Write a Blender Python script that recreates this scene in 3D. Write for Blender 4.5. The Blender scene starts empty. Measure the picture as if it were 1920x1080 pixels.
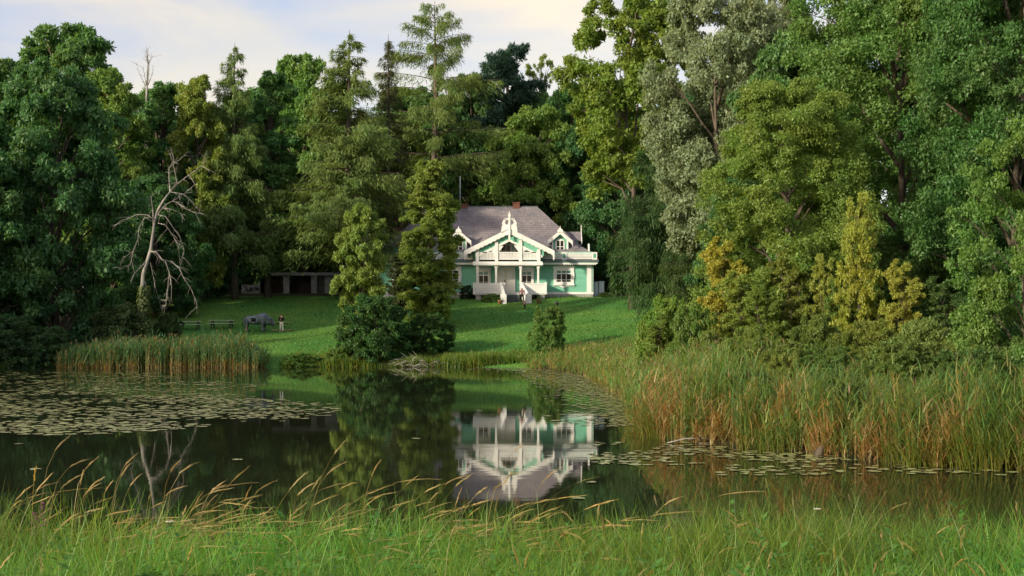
import bpy, bmesh, math
import numpy as np
from mathutils import Vector, Matrix

S = bpy.context.scene
COL = S.collection
R_ = math.radians
F = 2667.0            # focal length in pixels of a 1920 px wide picture
HZ = 595.0            # row of the horizon in that picture
CAMZ = 4.0            # eye height above the pond

# ------------------------------------------------------------------ camera
cam_d = bpy.data.cameras.new('camera'); cam = bpy.data.objects.new('camera', cam_d); COL.objects.link(cam)
cam.location = (0, 0, CAMZ); cam.rotation_euler = (math.pi/2, 0, 0)
cam_d.sensor_width = 36; cam_d.lens = F*36/1920; cam_d.shift_y = (HZ-540)/1920
cam_d.clip_end = 3000; S.camera = cam

# ------------------------------------------------------------------ sky and sun
SUN_EL = 18.0
SUN_AZ = (-0.775, -0.63)          # horizontal direction towards the sun: left and behind the camera
SUN_STRENGTH = 3.3
w = bpy.data.worlds.new('World'); S.world = w; w.use_nodes = True
nt = w.node_tree; nt.nodes.clear()
def N(t, typ, **kw):
    n = t.nodes.new(typ)
    for k, v in kw.items(): setattr(n, k, v)
    return n
out = N(nt, 'ShaderNodeOutputWorld'); bg = N(nt, 'ShaderNodeBackground'); bg.inputs[1].default_value = 0.1
sky = N(nt, 'ShaderNodeTexSky', sky_type='NISHITA', sun_disc=False)
sky.sun_elevation = R_(SUN_EL); sky.sun_rotation = math.atan2(SUN_AZ[0], SUN_AZ[1])
sky.air_density = 1.0; sky.dust_density = 1.2
tc = N(nt, 'ShaderNodeTexCoord'); mp = N(nt, 'ShaderNodeMapping'); mp.inputs['Scale'].default_value = (1.0, 1.0, 4.2)
mp.inputs['Rotation'].default_value = (0.10, 0.06, 0)
nz = N(nt, 'ShaderNodeTexNoise'); nz.inputs['Scale'].default_value = 3.6; nz.inputs['Detail'].default_value = 5; nz.inputs['Roughness'].default_value = 0.52
nz.inputs['Distortion'].default_value = 0.5
rp = N(nt, 'ShaderNodeValToRGB'); rp.color_ramp.elements[0].position = 0.36; rp.color_ramp.elements[1].position = 0.60
nz2 = N(nt, 'ShaderNodeTexNoise'); nz2.inputs['Scale'].default_value = 2.1; nz2.inputs['Detail'].default_value = 3
rp2 = N(nt, 'ShaderNodeValToRGB'); rp2.color_ramp.elements[0].position = 0.40; rp2.color_ramp.elements[1].position = 0.62
rp2.color_ramp.elements[0].color = (2.55, 2.28, 2.5, 1); rp2.color_ramp.elements[1].color = (4.4, 3.25, 2.2, 1)
blu = N(nt, 'ShaderNodeMixRGB'); blu.inputs[0].default_value = 1.0; blu.inputs[2].default_value = (1.15, 1.55, 3.1, 1)
mx = N(nt, 'ShaderNodeMixRGB'); glow = N(nt, 'ShaderNodeMixRGB', blend_type='ADD'); glow.inputs[0].default_value = 1.0; amp = N(nt, 'ShaderNodeMixRGB', blend_type='MULTIPLY'); amp.inputs[0].default_value = 1.0; amp.inputs[2].default_value = (0.80, 0.66, 0.50, 1)
mp2 = N(nt, 'ShaderNodeMapping'); mp2.inputs['Scale'].default_value = (1, 1, 3.5); mp2.inputs['Location'].default_value = (3.1, 1.7, 0.4)
for a, b in ((tc.outputs['Generated'], mp.inputs[0]), (mp.outputs[0], nz.inputs['Vector']), (nz.outputs[0], rp.inputs[0]),
             (tc.outputs['Generated'], mp2.inputs[0]), (mp2.outputs[0], nz2.inputs['Vector']), (nz2.outputs[0], rp2.inputs[0]),
             (sky.outputs[0], blu.inputs[1]), (rp.outputs[0], mx.inputs[0]), (blu.outputs[0], mx.inputs[1]), (rp2.outputs[0], mx.inputs[2]),
             (sky.outputs[0], amp.inputs[1]), (amp.outputs[0], glow.inputs[1]), (mx.outputs[0], glow.inputs[2]), (glow.outputs[0], bg.inputs[0]), (bg.outputs[0], out.inputs[0])):
    nt.links.new(a, b)
sun_d = bpy.data.lights.new('sun', 'SUN'); sun = bpy.data.objects.new('sun', sun_d); COL.objects.link(sun)
sun_d.energy = SUN_STRENGTH; sun_d.angle = R_(3.0); sun_d.color = (1.0, 0.86, 0.62)
_n = math.hypot(*SUN_AZ)
sdir = Vector((SUN_AZ[0]/_n*math.cos(R_(SUN_EL)), SUN_AZ[1]/_n*math.cos(R_(SUN_EL)), math.sin(R_(SUN_EL))))
sun.rotation_euler = sdir.to_track_quat('Z', 'Y').to_euler()
S.view_settings.view_transform = 'Standard'; S.view_settings.look = 'None'; S.view_settings.gamma = 1
S.view_settings.use_curve_mapping = False; S.view_settings.exposure = 0.75
S.cycles.max_bounces = 9; S.cycles.diffuse_bounces = 6; S.cycles.glossy_bounces = 3; S.cycles.transmission_bounces = 6
S.cycles.use_denoising = True
S.cycles.caustics_reflective = False; S.cycles.caustics_refractive = False

# ------------------------------------------------------------------ helpers
def tag(o, label=None, cat=None, group=None, kind=None):
    if label: o['label'] = label
    if cat: o['category'] = cat
    if group: o['group'] = group
    if kind: o['kind'] = kind
    return o
def link(name, data, parent=None, loc=(0, 0, 0)):
    o = bpy.data.objects.new(name, data); COL.objects.link(o); o.location = loc
    if parent: o.parent = parent
    return o
def empty(name, loc, rz=0):
    o = link(name, None, None, loc); o.rotation_euler.z = rz; o.empty_display_size = 0.3
    return o
def px(x, D): return (x-960)/F*D
def pz(y, D): return CAMZ-(y-HZ)/F*D

class Geo:
    """collects plain shapes, links them as one mesh"""
    def __init__(s): s.v = []; s.f = []; s.sm = []
    def add(s, vs, fs, smooth=False):
        n = len(s.v); s.v += [tuple(v) for v in vs]; s.f += [tuple(i+n for i in f) for f in fs]; s.sm += [smooth]*len(fs); return s
    def box(s, x0, x1, y0, y1, z0, z1):
        return s.add([(x0,y0,z0),(x1,y0,z0),(x1,y1,z0),(x0,y1,z0),(x0,y0,z1),(x1,y0,z1),(x1,y1,z1),(x0,y1,z1)],
                     [(0,3,2,1),(4,5,6,7),(0,1,5,4),(1,2,6,5),(2,3,7,6),(3,0,4,7)])
    def prism(s, pts, y0, y1):      # polygon in xz, extruded along y
        n = len(pts); v = [(p[0], y0, p[1]) for p in pts]+[(p[0], y1, p[1]) for p in pts]
        return s.add(v, [tuple(range(n)), tuple(range(2*n-1, n-1, -1))]+[(i, i+n, (i+1) % n+n, (i+1) % n) for i in range(n)])
    def prismx(s, pts, x0, x1):     # polygon in yz, extruded along x
        n = len(pts); v = [(x0, p[0], p[1]) for p in pts]+[(x1, p[0], p[1]) for p in pts]
        return s.add(v, [tuple(range(n)), tuple(range(2*n-1, n-1, -1))]+[(i, i+n, (i+1) % n+n, (i+1) % n) for i in range(n)])
    def tube(s, pts, rad, n=6, cap=True):
        pts = [Vector(p) for p in pts]; rings = []
        for i, p in enumerate(pts):
            d = (pts[min(i+1, len(pts)-1)]-pts[max(i-1, 0)]).normalized()
            a = d.cross(Vector((0.3, 0.9, 0.1)) if abs(d.z) > 0.5 else Vector((0, 0, 1))).normalized(); b = d.cross(a)
            r = rad[i] if hasattr(rad, '__len__') else rad
            rings.append([p+(a*math.cos(2*math.pi*k/n)+b*math.sin(2*math.pi*k/n))*r for k in range(n)])
        v = [q for r in rings for q in r]; f = []
        for i in range(len(pts)-1):
            for k in range(n): f.append((i*n+k, i*n+(k+1) % n, (i+1)*n+(k+1) % n, (i+1)*n+k))
        if cap: f.append(tuple(range(n-1, -1, -1))); f.append(tuple(range((len(pts)-1)*n, len(pts)*n)))
        return s.add(v, f, True)
    def lathe(s, prof, n=12, c=(0, 0, 0)):
        v = []; f = []
        for r, z in prof:
            for k in range(n): v.append((c[0]+r*math.cos(2*math.pi*k/n), c[1]+r*math.sin(2*math.pi*k/n), c[2]+z))
        for i in range(len(prof)-1):
            for k in range(n): f.append((i*n+k, i*n+(k+1) % n, (i+1)*n+(k+1) % n, (i+1)*n+k))
        f.append(tuple(range(n-1, -1, -1))); f.append(tuple(range((len(prof)-1)*n, len(prof)*n)))
        return s.add(v, f, True)
    def mesh(s, name, m):
        me = bpy.data.meshes.new(name); me.from_pydata(s.v, [], s.f); me.materials.append(m)
        me.polygons.foreach_set('use_smooth', s.sm); me.update(); return me
    def build(s, name, m, parent=None, loc=(0, 0, 0)):
        return link(name, s.mesh(name, m), parent, loc)

def np_mesh(name, V, quads, m, col=None, smooth=False):
    me = bpy.data.meshes.new(name); V = np.ascontiguousarray(V, dtype=np.float32); quads = np.ascontiguousarray(quads, dtype=np.int32)
    me.vertices.add(len(V)); me.vertices.foreach_set('co', V.ravel())
    k = quads.shape[1]
    me.loops.add(quads.size); me.loops.foreach_set('vertex_index', quads.ravel())
    me.polygons.add(len(quads)); me.polygons.foreach_set('loop_start', np.arange(0, quads.size, k, dtype=np.int32))
    if smooth: me.polygons.foreach_set('use_smooth', np.ones(len(quads), dtype=bool))
    me.update(calc_edges=True)
    if col is not None:
        a = me.attributes.new('Col', 'FLOAT_COLOR', 'POINT')
        c = np.ones((len(V), 4), dtype=np.float32); c[:, :3] = col; a.data.foreach_set('color', c.ravel())
    me.materials.append(m); return me
def unit(a): return a/np.maximum(np.linalg.norm(a, axis=-1, keepdims=True), 1e-9)
def sph(rng, n): return unit(rng.normal(size=(n, 3)))

# ------------------------------------------------------------------ materials
def mat(name, base=(0.5, 0.5, 0.5), rough=0.7, spec=0.3, var=0.0, scale=4.0, bump=0.0, metal=0.0, col2=None, stretch=(1, 1, 1), detail=4):
    m = bpy.data.materials.new(name); m.use_nodes = True; t = m.node_tree; p = t.nodes['Principled BSDF']
    p.inputs['Roughness'].default_value = rough; p.inputs['Metallic'].default_value = metal
    p.inputs['Specular IOR Level'].default_value = spec; p.inputs['Base Color'].default_value = (*base, 1)
    if var or bump or col2:
        c = N(t, 'ShaderNodeTexCoord'); mpn = N(t, 'ShaderNodeMapping'); mpn.inputs['Scale'].default_value = stretch
        n = N(t, 'ShaderNodeTexNoise'); n.inputs['Scale'].default_value = scale; n.inputs['Detail'].default_value = detail
        t.links.new(c.outputs['Object'], mpn.inputs[0]); t.links.new(mpn.outputs[0], n.inputs['Vector'])
        r = N(t, 'ShaderNodeValToRGB'); r.color_ramp.elements[0].position = 0.32; r.color_ramp.elements[1].position = 0.68
        b2 = col2 if col2 else tuple(min(1, x*(1+var)) for x in base); b1 = base if col2 else tuple(x*(1-var) for x in base)
        r.color_ramp.elements[0].color = (*b1, 1); r.color_ramp.elements[1].color = (*b2, 1)
        t.links.new(n.outputs[0], r.inputs[0]); t.links.new(r.outputs[0], p.inputs['Base Color'])
        if bump:
            b = N(t, 'ShaderNodeBump'); b.inputs['Strength'].default_value = bump; b.inputs['Distance'].default_value = 0.03
            t.links.new(n.outputs[0], b.inputs['Height']); t.links.new(b.outputs[0], p.inputs['Normal'])
    return m

def leaf_material(name, use_attr, trans=0.42, gloss=0.025, grough=0.5):
    m = bpy.data.materials.new(name); m.use_nodes = True; t = m.node_tree; t.nodes.clear()
    o = N(t, 'ShaderNodeOutputMaterial')
    oi = N(t, 'ShaderNodeObjectInfo'); g = N(t, 'ShaderNodeNewGeometry')
    if use_attr:
        a = N(t, 'ShaderNodeAttribute', attribute_name='Col'); base = a.outputs['Color']
    else: base = oi.outputs['Color']
    hs = N(t, 'ShaderNodeHueSaturation')
    mr = N(t, 'ShaderNodeMapRange'); mr.inputs['To Min'].default_value = 0.74; mr.inputs['To Max'].default_value = 1.30
    t.links.new(g.outputs['Random Per Island'], mr.inputs[0])
    # clump-wide drift of hue between older and younger shoots
    c = N(t, 'ShaderNodeTexCoord'); n = N(t, 'ShaderNodeTexNoise'); n.inputs['Scale'].default_value = 0.35; n.inputs['Detail'].default_value = 3
    t.links.new(c.outputs['Object'], n.inputs['Vector'])
    mh = N(t, 'ShaderNodeMapRange'); mh.inputs[1].default_value = 0.3; mh.inputs[2].default_value = 0.7
    mh.inputs['To Min'].default_value = 0.484; mh.inputs['To Max'].default_value = 0.520
    t.links.new(n.outputs[0], mh.inputs[0]); t.links.new(mh.outputs[0], hs.inputs['Hue'])
    t.links.new(mr.outputs[0], hs.inputs['Value']); hs.inputs['Saturation'].default_value = 1.0
    t.links.new(base, hs.inputs['Color'])
    d = N(t, 'ShaderNodeBsdfDiffuse'); tr = N(t, 'ShaderNodeBsdfTranslucent'); gl = N(t, 'ShaderNodeBsdfGlossy')
    gl.inputs['Roughness'].default_value = grough; gl.inputs['Color'].default_value = (0.8, 0.85, 0.8, 1)
    ty = N(t, 'ShaderNodeMixRGB', blend_type='MULTIPLY'); ty.inputs[0].default_value = 1; ty.inputs[2].default_value = (1.65, 1.4, 0.6, 1)
    t.links.new(hs.outputs[0], d.inputs[0]); t.links.new(hs.outputs[0], ty.inputs[1]); t.links.new(ty.outputs[0], tr.inputs[0])
    m1 = N(t, 'ShaderNodeMixShader'); m1.inputs[0].default_value = trans
    t.links.new(d.outputs[0], m1.inputs[1]); t.links.new(tr.outputs[0], m1.inputs[2])
    m2 = N(t, 'ShaderNodeMixShader'); m2.inputs[0].default_value = gloss
    t.links.new(m1.outputs[0], m2.inputs[1]); t.links.new(gl.outputs[0], m2.inputs[2]); t.links.new(m2.outputs[0], o.inputs[0])
    return m
LEAF = leaf_material('leaf', False)
NEEDLE = leaf_material('needle', False, 0.32, 0.015, 0.5)
BLADE = leaf_material('blade', True, 0.48, 0.03, 0.45)
BARK = mat('bark', (0.10, 0.085, 0.07), 0.9, 0.1, 0.45, 6, 0.5, stretch=(1, 1, 0.2))
DEADWOOD = mat('dead_wood', (0.27, 0.26, 0.245), 0.85, 0.15, 0.55, 3, 0.6, stretch=(1, 1, 0.2))
WHITE = mat('white_paint', (0.74, 0.75, 0.76), 0.55, 0.3, 0.10, 1.2)
CREAM = mat('aged_white_paint', (0.74, 0.72, 0.66), 0.6, 0.3, 0.07, 3)
TEAL = mat('teal_siding', (0.175, 0.47, 0.355), 0.6, 0.3, 0.12, 1.6, 0.0, stretch=(0.3, 1, 6))
TEALD = mat('teal_trim', (0.10, 0.34, 0.25), 0.6, 0.3, 0.1, 2)
GLASS = mat('window_glass', (0.010, 0.014, 0.018), 0.08, 0.22)
TEALGLASS = mat('teal_glass', (0.03, 0.20, 0.20), 0.15, 0.6)
METALROOF = mat('blue_grey_metal', (0.10, 0.13, 0.15), 0.45, 0.4, 0.15, 2)
STONE = mat('plinth_stone', (0.30, 0.30, 0.29), 0.85, 0.2, 0.25, 5, 0.3)
BRICK = mat('chimney_brick', (0.17, 0.08, 0.06), 0.85, 0.2, 0.3, 9, 0.3)
CONCRETE = mat('concrete', (0.27, 0.29, 0.28), 0.85, 0.2, 0.25, 2.5, 0.2)
DARKWOOD = mat('dark_boards', (0.05, 0.04, 0.035), 0.85, 0.2, 0.3, 6, 0.2, stretch=(6, 1, 0.5))
PALEWOOD = mat('pale_wood', (0.42, 0.33, 0.19), 0.8, 0.2, 0.2, 6, 0.2)
GREYWOOD = mat('grey_wood', (0.46, 0.50, 0.46), 0.8, 0.25, 0.2, 6, 0.2)
BLACKMETAL = mat('black_metal', (0.02, 0.02, 0.022), 0.5, 0.4)
CABINET = mat('pale_blue_cabinet', (0.42, 0.50, 0.56), 0.5, 0.4)
BRONZE = mat('weathered_bronze', (0.045, 0.065, 0.075), 0.45, 0.5, 0, 2.2, 0.35, metal=0.0, col2=(0.16, 0.21, 0.23))
TERRACOTTA = mat('terracotta', (0.34, 0.17, 0.10), 0.8, 0.2, 0.15, 6)
STEP = mat('step_grey', (0.075, 0.095, 0.095), 0.8, 0.2, 0.2, 5)

def shingle_material():
    m = bpy.data.materials.new('roof_shingles'); m.use_nodes = True; t = m.node_tree; p = t.nodes['Principled BSDF']
    p.inputs['Roughness'].default_value = 0.85; p.inputs['Specular IOR Level'].default_value = 0.15
    c = N(t, 'ShaderNodeTexCoord'); sx = N(t, 'ShaderNodeSeparateXYZ'); t.links.new(c.outputs['Object'], sx.inputs[0])
    ad = N(t, 'ShaderNodeMath', operation='ADD'); cb = N(t, 'ShaderNodeCombineXYZ')
    t.links.new(sx.outputs['X'], ad.inputs[0]); t.links.new(sx.outputs['Y'], ad.inputs[1])
    t.links.new(ad.outputs[0], cb.inputs[0]); t.links.new(sx.outputs['Z'], cb.inputs[1])
    b = N(t, 'ShaderNodeTexBrick'); b.inputs['Scale'].default_value = 1.0; b.inputs['Brick Width'].default_value = 0.34; b.inputs['Row Height'].default_value = 0.22
    b.inputs['Mortar Size'].default_value = 0.02; b.inputs['Bias'].default_value = 0.0
    b.inputs['Color1'].default_value = (0.265, 0.26, 0.28, 1); b.inputs['Color2'].default_value = (0.19, 0.195, 0.22, 1); b.inputs['Mortar'].default_value = (0.13, 0.12, 0.13, 1)
    t.links.new(cb.outputs[0], b.inputs['Vector'])
    n = N(t, 'ShaderNodeTexNoise'); n.inputs['Scale'].default_value = 0.7; n.inputs['Detail'].default_value = 5; t.links.new(c.outputs['Object'], n.inputs['Vector'])
    r = N(t, 'ShaderNodeValToRGB'); r.color_ramp.elements[0].color = (0.78, 0.76, 0.80, 1); r.color_ramp.elements[1].color = (1.16, 1.06, 1.04, 1)
    r.color_ramp.elements[0].position = 0.35; r.color_ramp.elements[1].position = 0.65
    t.links.new(n.outputs[0], r.inputs[0])
    mu = N(t, 'ShaderNodeMixRGB', blend_type='MULTIPLY'); mu.inputs[0].default_value = 1
    t.links.new(b.outputs['Color'], mu.inputs[1]); t.links.new(r.outputs[0], mu.inputs[2]); t.links.new(mu.outputs[0], p.inputs['Base Color'])
    return m
SHINGLE = shingle_material()

def ground_material():
    m = bpy.data.materials.new('ground_grass'); m.use_nodes = True; t = m.node_tree; p = t.nodes['Principled BSDF']
    p.inputs['Roughness'].default_value = 0.95; p.inputs['Specular IOR Level'].default_value = 0.08
    c = N(t, 'ShaderNodeTexCoord')
    def ramp(scale, c0, c1, a=0.35, b=0.65, det=6):
        n = N(t, 'ShaderNodeTexNoise'); n.inputs['Scale'].default_value = scale; n.inputs['Detail'].default_value = det
        t.links.new(c.outputs['Object'], n.inputs['Vector']); r = N(t, 'ShaderNodeValToRGB')
        r.color_ramp.elements[0].position = a; r.color_ramp.elements[1].position = b
        r.color_ramp.elements[0].color = (*c0, 1); r.color_ramp.elements[1].color = (*c1, 1)
        t.links.new(n.outputs[0], r.inputs[0]); return r.outputs[0], n.outputs[0]
    lawn, _ = ramp(0.16, (0.062, 0.205, 0.046), (0.13, 0.26, 0.052))
    fine, nf = ramp(5.0, (0.62, 0.66, 0.6), (1.25, 1.2, 1.15))
    mu = N(t, 'ShaderNodeMixRGB', blend_type='MULTIPLY'); mu.inputs[0].default_value = 1
    t.links.new(lawn, mu.inputs[1]); t.links.new(fine, mu.inputs[2])
    litter, _ = ramp(0.9, (0.022, 0.028, 0.014), (0.05, 0.045, 0.026))
    a = N(t, 'ShaderNodeAttribute', attribute_name='Col')    # red: share of leaf litter
    mx = N(t, 'ShaderNodeMixRGB'); t.links.new(a.outputs['Fac'], mx.inputs[0]); t.links.new(mu.outputs[0], mx.inputs[1]); t.links.new(litter, mx.inputs[2])
    t.links.new(mx.outputs[0], p.inputs['Base Color'])
    b = N(t, 'ShaderNodeBump'); b.inputs['Strength'].default_value = 0.6; b.inputs['Distance'].default_value = 0.15
    t.links.new(nf, b.inputs['Height']); t.links.new(b.outputs[0], p.inputs['Normal'])
    return m

def water_material():
    m = bpy.data.materials.new('pond_water'); m.use_nodes = True; t = m.node_tree; p = t.nodes['Principled BSDF']
    p.inputs['Base Color'].default_value = (0.019, 0.025, 0.012, 1); p.inputs['Roughness'].default_value = 0.025
    p.inputs['IOR'].default_value = 1.48; p.inputs['Specular IOR Level'].default_value = 0.5
    c = N(t, 'ShaderNodeTexCoord'); mpn = N(t, 'ShaderNodeMapping'); mpn.inputs['Scale'].default_value = (0.55, 1.6, 1)
    n = N(t, 'ShaderNodeTexNoise'); n.inputs['Scale'].default_value = 1.1; n.inputs['Detail'].default_value = 3
    b = N(t, 'ShaderNodeBump'); b.inputs['Strength'].default_value = 0.05; b.inputs['Distance'].default_value = 0.02
    t.links.new(c.outputs['Object'], mpn.inputs[0]); t.links.new(mpn.outputs[0], n.inputs['Vector'])
    t.links.new(n.outputs[0], b.inputs['Height']); t.links.new(b.outputs[0], p.inputs['Normal'])
    return m

# ------------------------------------------------------------------ terrain
POND = np.array([(-120, 17), (70, 17), (70, 30), (30, 35.2), (13.5, 37.2), (12.3, 37.7), (10.1, 39.5), (8.9, 41.8), (7.2, 43.9), (5.1, 46.2),
                 (4.7, 54), (5.3, 62), (5.6, 69), (5.5, 80), (5.3, 90), (4.9, 98.8), (3.2, 108), (0.8, 113), (-3, 114.7), (-18, 114.6), (-40, 114.4), (-55, 112), (-75, 104), (-120, 96)], float)
def pond_dist(x, y):
    x = np.atleast_1d(np.asarray(x, float)); y = np.atleast_1d(np.asarray(y, float))
    best = np.full(x.shape, 1e9); inside = np.zeros(x.shape, bool)
    for i in range(len(POND)):
        ax, ay = POND[i]; bx, by = POND[(i+1) % len(POND)]
        dx, dy = bx-ax, by-ay; t = np.clip(((x-ax)*dx+(y-ay)*dy)/(dx*dx+dy*dy), 0, 1)
        best = np.minimum(best, np.hypot(x-ax-t*dx, y-ay-t*dy))
        c = ((ay > y) != (by > y)); inside ^= c & (x < (bx-ax)*(y-ay)/((by-ay) if by != ay else 1e-9)+ax)
    return np.where(inside, -best, best)
def sstep(a, b, x): t = np.clip((x-a)/(b-a), 0, 1); return t*t*(3-2*t)
def ground(x, y):
    x = np.atleast_1d(np.asarray(x, float)); y = np.atleast_1d(np.asarray(y, float)); d = pond_dist(x, y)
    near = np.interp(17-y, [0, 1.5, 4, 8, 17, 60], [0, 0.55, 1.5, 1.75, 2.35, 2.8])
    cap = 1.5+4.6*sstep(88, 150, y)+0.055*np.clip(y-153, 0, 22)+0.02*np.clip(y-175, 0, 400)
    land = np.minimum(0.12*(1-np.exp(-np.clip(d, 0, None)/0.5))+0.163*np.clip(d, 0, None), cap)
    z = np.where(y < 17.0, near, land)
    z = z+0.05*np.sin(x*0.7+1.3*np.sin(y*0.31))*np.sin(y*0.53)*sstep(1, 6, d)
    return np.where(d < 0, np.maximum(-1.3, 0.45*d), z)
def gz(x, y): return float(ground(x, y)[0])

def axis(spans):
    out_ = []
    for a, b, s in spans: out_ += list(np.arange(a, b, s))
    return np.array(out_+[spans[-1][1]])
gx = axis([(-900, -300, 100), (-300, -100, 20), (-100, -48, 4), (-48, 30, 0.75), (30, 100, 4), (100, 300, 20), (300, 900, 100)])
gy = axis([(-120, -20, 10), (-20, 6, 2), (6, 20, 0.6), (20, 34, 2), (34, 120, 0.75), (120, 176, 1.5), (176, 300, 8), (300, 1500, 100)])
GX, GY = np.meshgrid(gx, gy); V = np.stack([GX.ravel(), GY.ravel(), ground(GX.ravel(), GY.ravel())], 1)
nx, ny = len(gx), len(gy); I = np.arange(nx*ny).reshape(ny, nx)
Q = np.stack([I[:-1, :-1], I[:-1, 1:], I[1:, 1:], I[1:, :-1]], -1).reshape(-1, 4)
_d = pond_dist(V[:, 0], V[:, 1])
litter = np.clip((np.abs(_d) < 1.6)*(V[:, 1] > 30)*(V[:, 1] < 112)*1.0+sstep(155, 160, V[:, 1])+sstep(13, 18, V[:, 0])*sstep(40, 50, V[:, 1])*(1-0*V[:, 0])+sstep(-30, -38, V[:, 0])*sstep(112, 120, V[:, 1]), 0, 1)
tag(link('ground', np_mesh('ground', V, Q, ground_material(), col=np.repeat(litter[:, None], 3, 1), smooth=True)), kind='structure')
g = Geo(); g.add([(-120, 14, 0), (80, 14, 0), (80, 120, 0), (-120, 120, 0)], [(0, 1, 2, 3)])
tag(g.build('pond_water', water_material()), kind='structure')
# sandy drive right of the house
SAND = mat('sandy_path', (0.30, 0.22, 0.14), 0.95, 0.1, 0.25, 1.5, 0.2)
xs = np.linspace(9.8, 40, 30); ys = np.linspace(-3.6, 2.4, 6); g = Geo()
vv = [(x, 159.5+y+0.6*math.sin(x*0.25), gz(x, 159.5+y+0.6*math.sin(x*0.25))+0.03) for y in ys for x in xs]
g.add(vv, [(j*30+i, j*30+i+1, (j+1)*30+i+1, (j+1)*30+i) for j in range(5) for i in range(29)])
tag(g.build('path', SAND), kind='structure')

# ------------------------------------------------------------------ trees: one builder for each kind, each gives (trunk mesh, crown mesh, height, radius)
def leaf_mesh(name, P, T, Nn, L, W, m, fold=0.12, tri=False):
    T = unit(T); B = unit(np.cross(Nn, T)); Nn = np.cross(T, B)
    L = L[:, None]; W = W[:, None]
    if tri: V = np.stack([P-B*W*0.5, P+B*W*0.5, P+T*L], 1).reshape(-1, 3)
    else: V = np.stack([P, P+T*L*0.45+B*W*0.5+Nn*W*fold, P+T*L, P+T*L*0.45-B*W*0.5+Nn*W*fold], 1).reshape(-1, 3)
    return np_mesh(name, V, np.arange(len(V)).reshape(-1, 3 if tri else 4), m)

def crown_leaves(rng, C, rs, n_per, flat, L, W, up=0.5, droop=0.25):
    """leaves on little sprays C of radius rs"""
    n = len(C)*n_per; c = np.repeat(C, n_per, 0); r = np.repeat(rs, n_per)[:, None]
    d = sph(rng, n); d[:, 2] = d[:, 2]*0.9+0.12; d = unit(d)
    P = c+d*r*rng.uniform(0.35, 1.08, (n, 1))*np.array([1, 1, flat])
    Nn = unit(d*0.75+np.array([0, 0, up])+rng.normal(size=(n, 3))*0.42)
    T = unit(rng.normal(size=(n, 3))*0.8+d*0.5+np.array([0, 0, -droop]))
    s = rng.uniform(0.7, 1.3, n)
    return P, T, Nn, L*s, W*s

def broad(name, seed, H, R, base, nclump, nsub, nleaf, L, W, tc=0.42, flat=0.72, clump=(0.22, 0.38), inner=0.4, tr=None, nlimb=40, low=0.10, m=None):
    rng = np.random.default_rng(seed); z0 = base*H
    t = (np.arange(nclump)+rng.uniform(0, 1, nclump))/nclump; rng.shuffle(t); t = 0.04+0.94*t
    s = np.where(t < tc, tc+low, 1-tc+0.02); env = R*np.sqrt(np.clip(1-((t-tc)/s)**2, 0.02, 1))
    ang = np.arange(nclump)*2.399963+rng.uniform(-0.5, 0.5, nclump)
    rc = R*rng.uniform(*clump, nclump)*(0.65+0.35*env/R)
    rad = np.clip(env-rc*0.55, 0, None)*np.sqrt(rng.uniform(inner, 1.12, nclump))
    C = np.stack([rad*np.cos(ang), rad*np.sin(ang), z0+(H-z0)*t-rc*0.35], 1)
    d = sph(rng, nclump*nsub); d[:, 2] = d[:, 2]*0.9+0.25; d = unit(d); rcr = np.repeat(rc, nsub)[:, None]
    SC = np.repeat(C, nsub, 0)+d*rcr*rng.uniform(0.45, 1.08, (len(d), 1))*np.array([1, 1, flat])
    rs = rcr[:, 0]*rng.uniform(0.26, 0.5, len(d))
    crown = leaf_mesh(name+'_crown', *crown_leaves(rng, SC, rs, int(nleaf*1.95), 0.7, L*0.76, W*0.80), m or LEAF, tri=True)
    g = Geo(); tr = tr or H*0.016
    top = z0+(H-z0)*0.72; wob = rng.normal(size=(6, 2))*R*0.05
    tp = [(0, 0, -0.4)]+[(wob[i][0]*i/3, wob[i][1]*i/3, top*(i+1)/6) for i in range(6)]
    g.tube(tp, [tr*1.35]+[tr*(1-0.14*(i+1)) for i in range(6)], 8)
    def trunk_at(z):
        k = min(5, max(0, int(z/top*6)-1)); return Vector((tp[k+1][0], tp[k+1][1], z))
    for i in rng.permutation(nclump)[:nlimb]:
        c = Vector(C[i]); hz = max(min(z0*0.8, 0.3*H), min(top*0.95, c.z-0.75*math.hypot(c.x, c.y)-rc[i]*0.3)); a = trunk_at(hz)
        mid = a.lerp(c, 0.5)+Vector((rng.normal()*0.06*R, rng.normal()*0.06*R, 0.10*R))
        r0 = tr*rng.uniform(0.28, 0.5)
        g.tube([a, a.lerp(mid, 0.5)+Vector((0, 0, -0.02*R)), mid, mid.lerp(c, 0.6), c], [r0, r0*0.8, r0*0.62, r0*0.4, r0*0.18], 5, False)
        for k in range(2):
            e = Vector(SC[i*nsub+k]); g.tube([mid, mid.lerp(e, 0.55)+Vector((0, 0, 0.04*R)), e], [r0*0.4, r0*0.25, r0*0.08], 4, False)
    return g.mesh(name+'_trunk', BARK), crown, H, R

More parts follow.
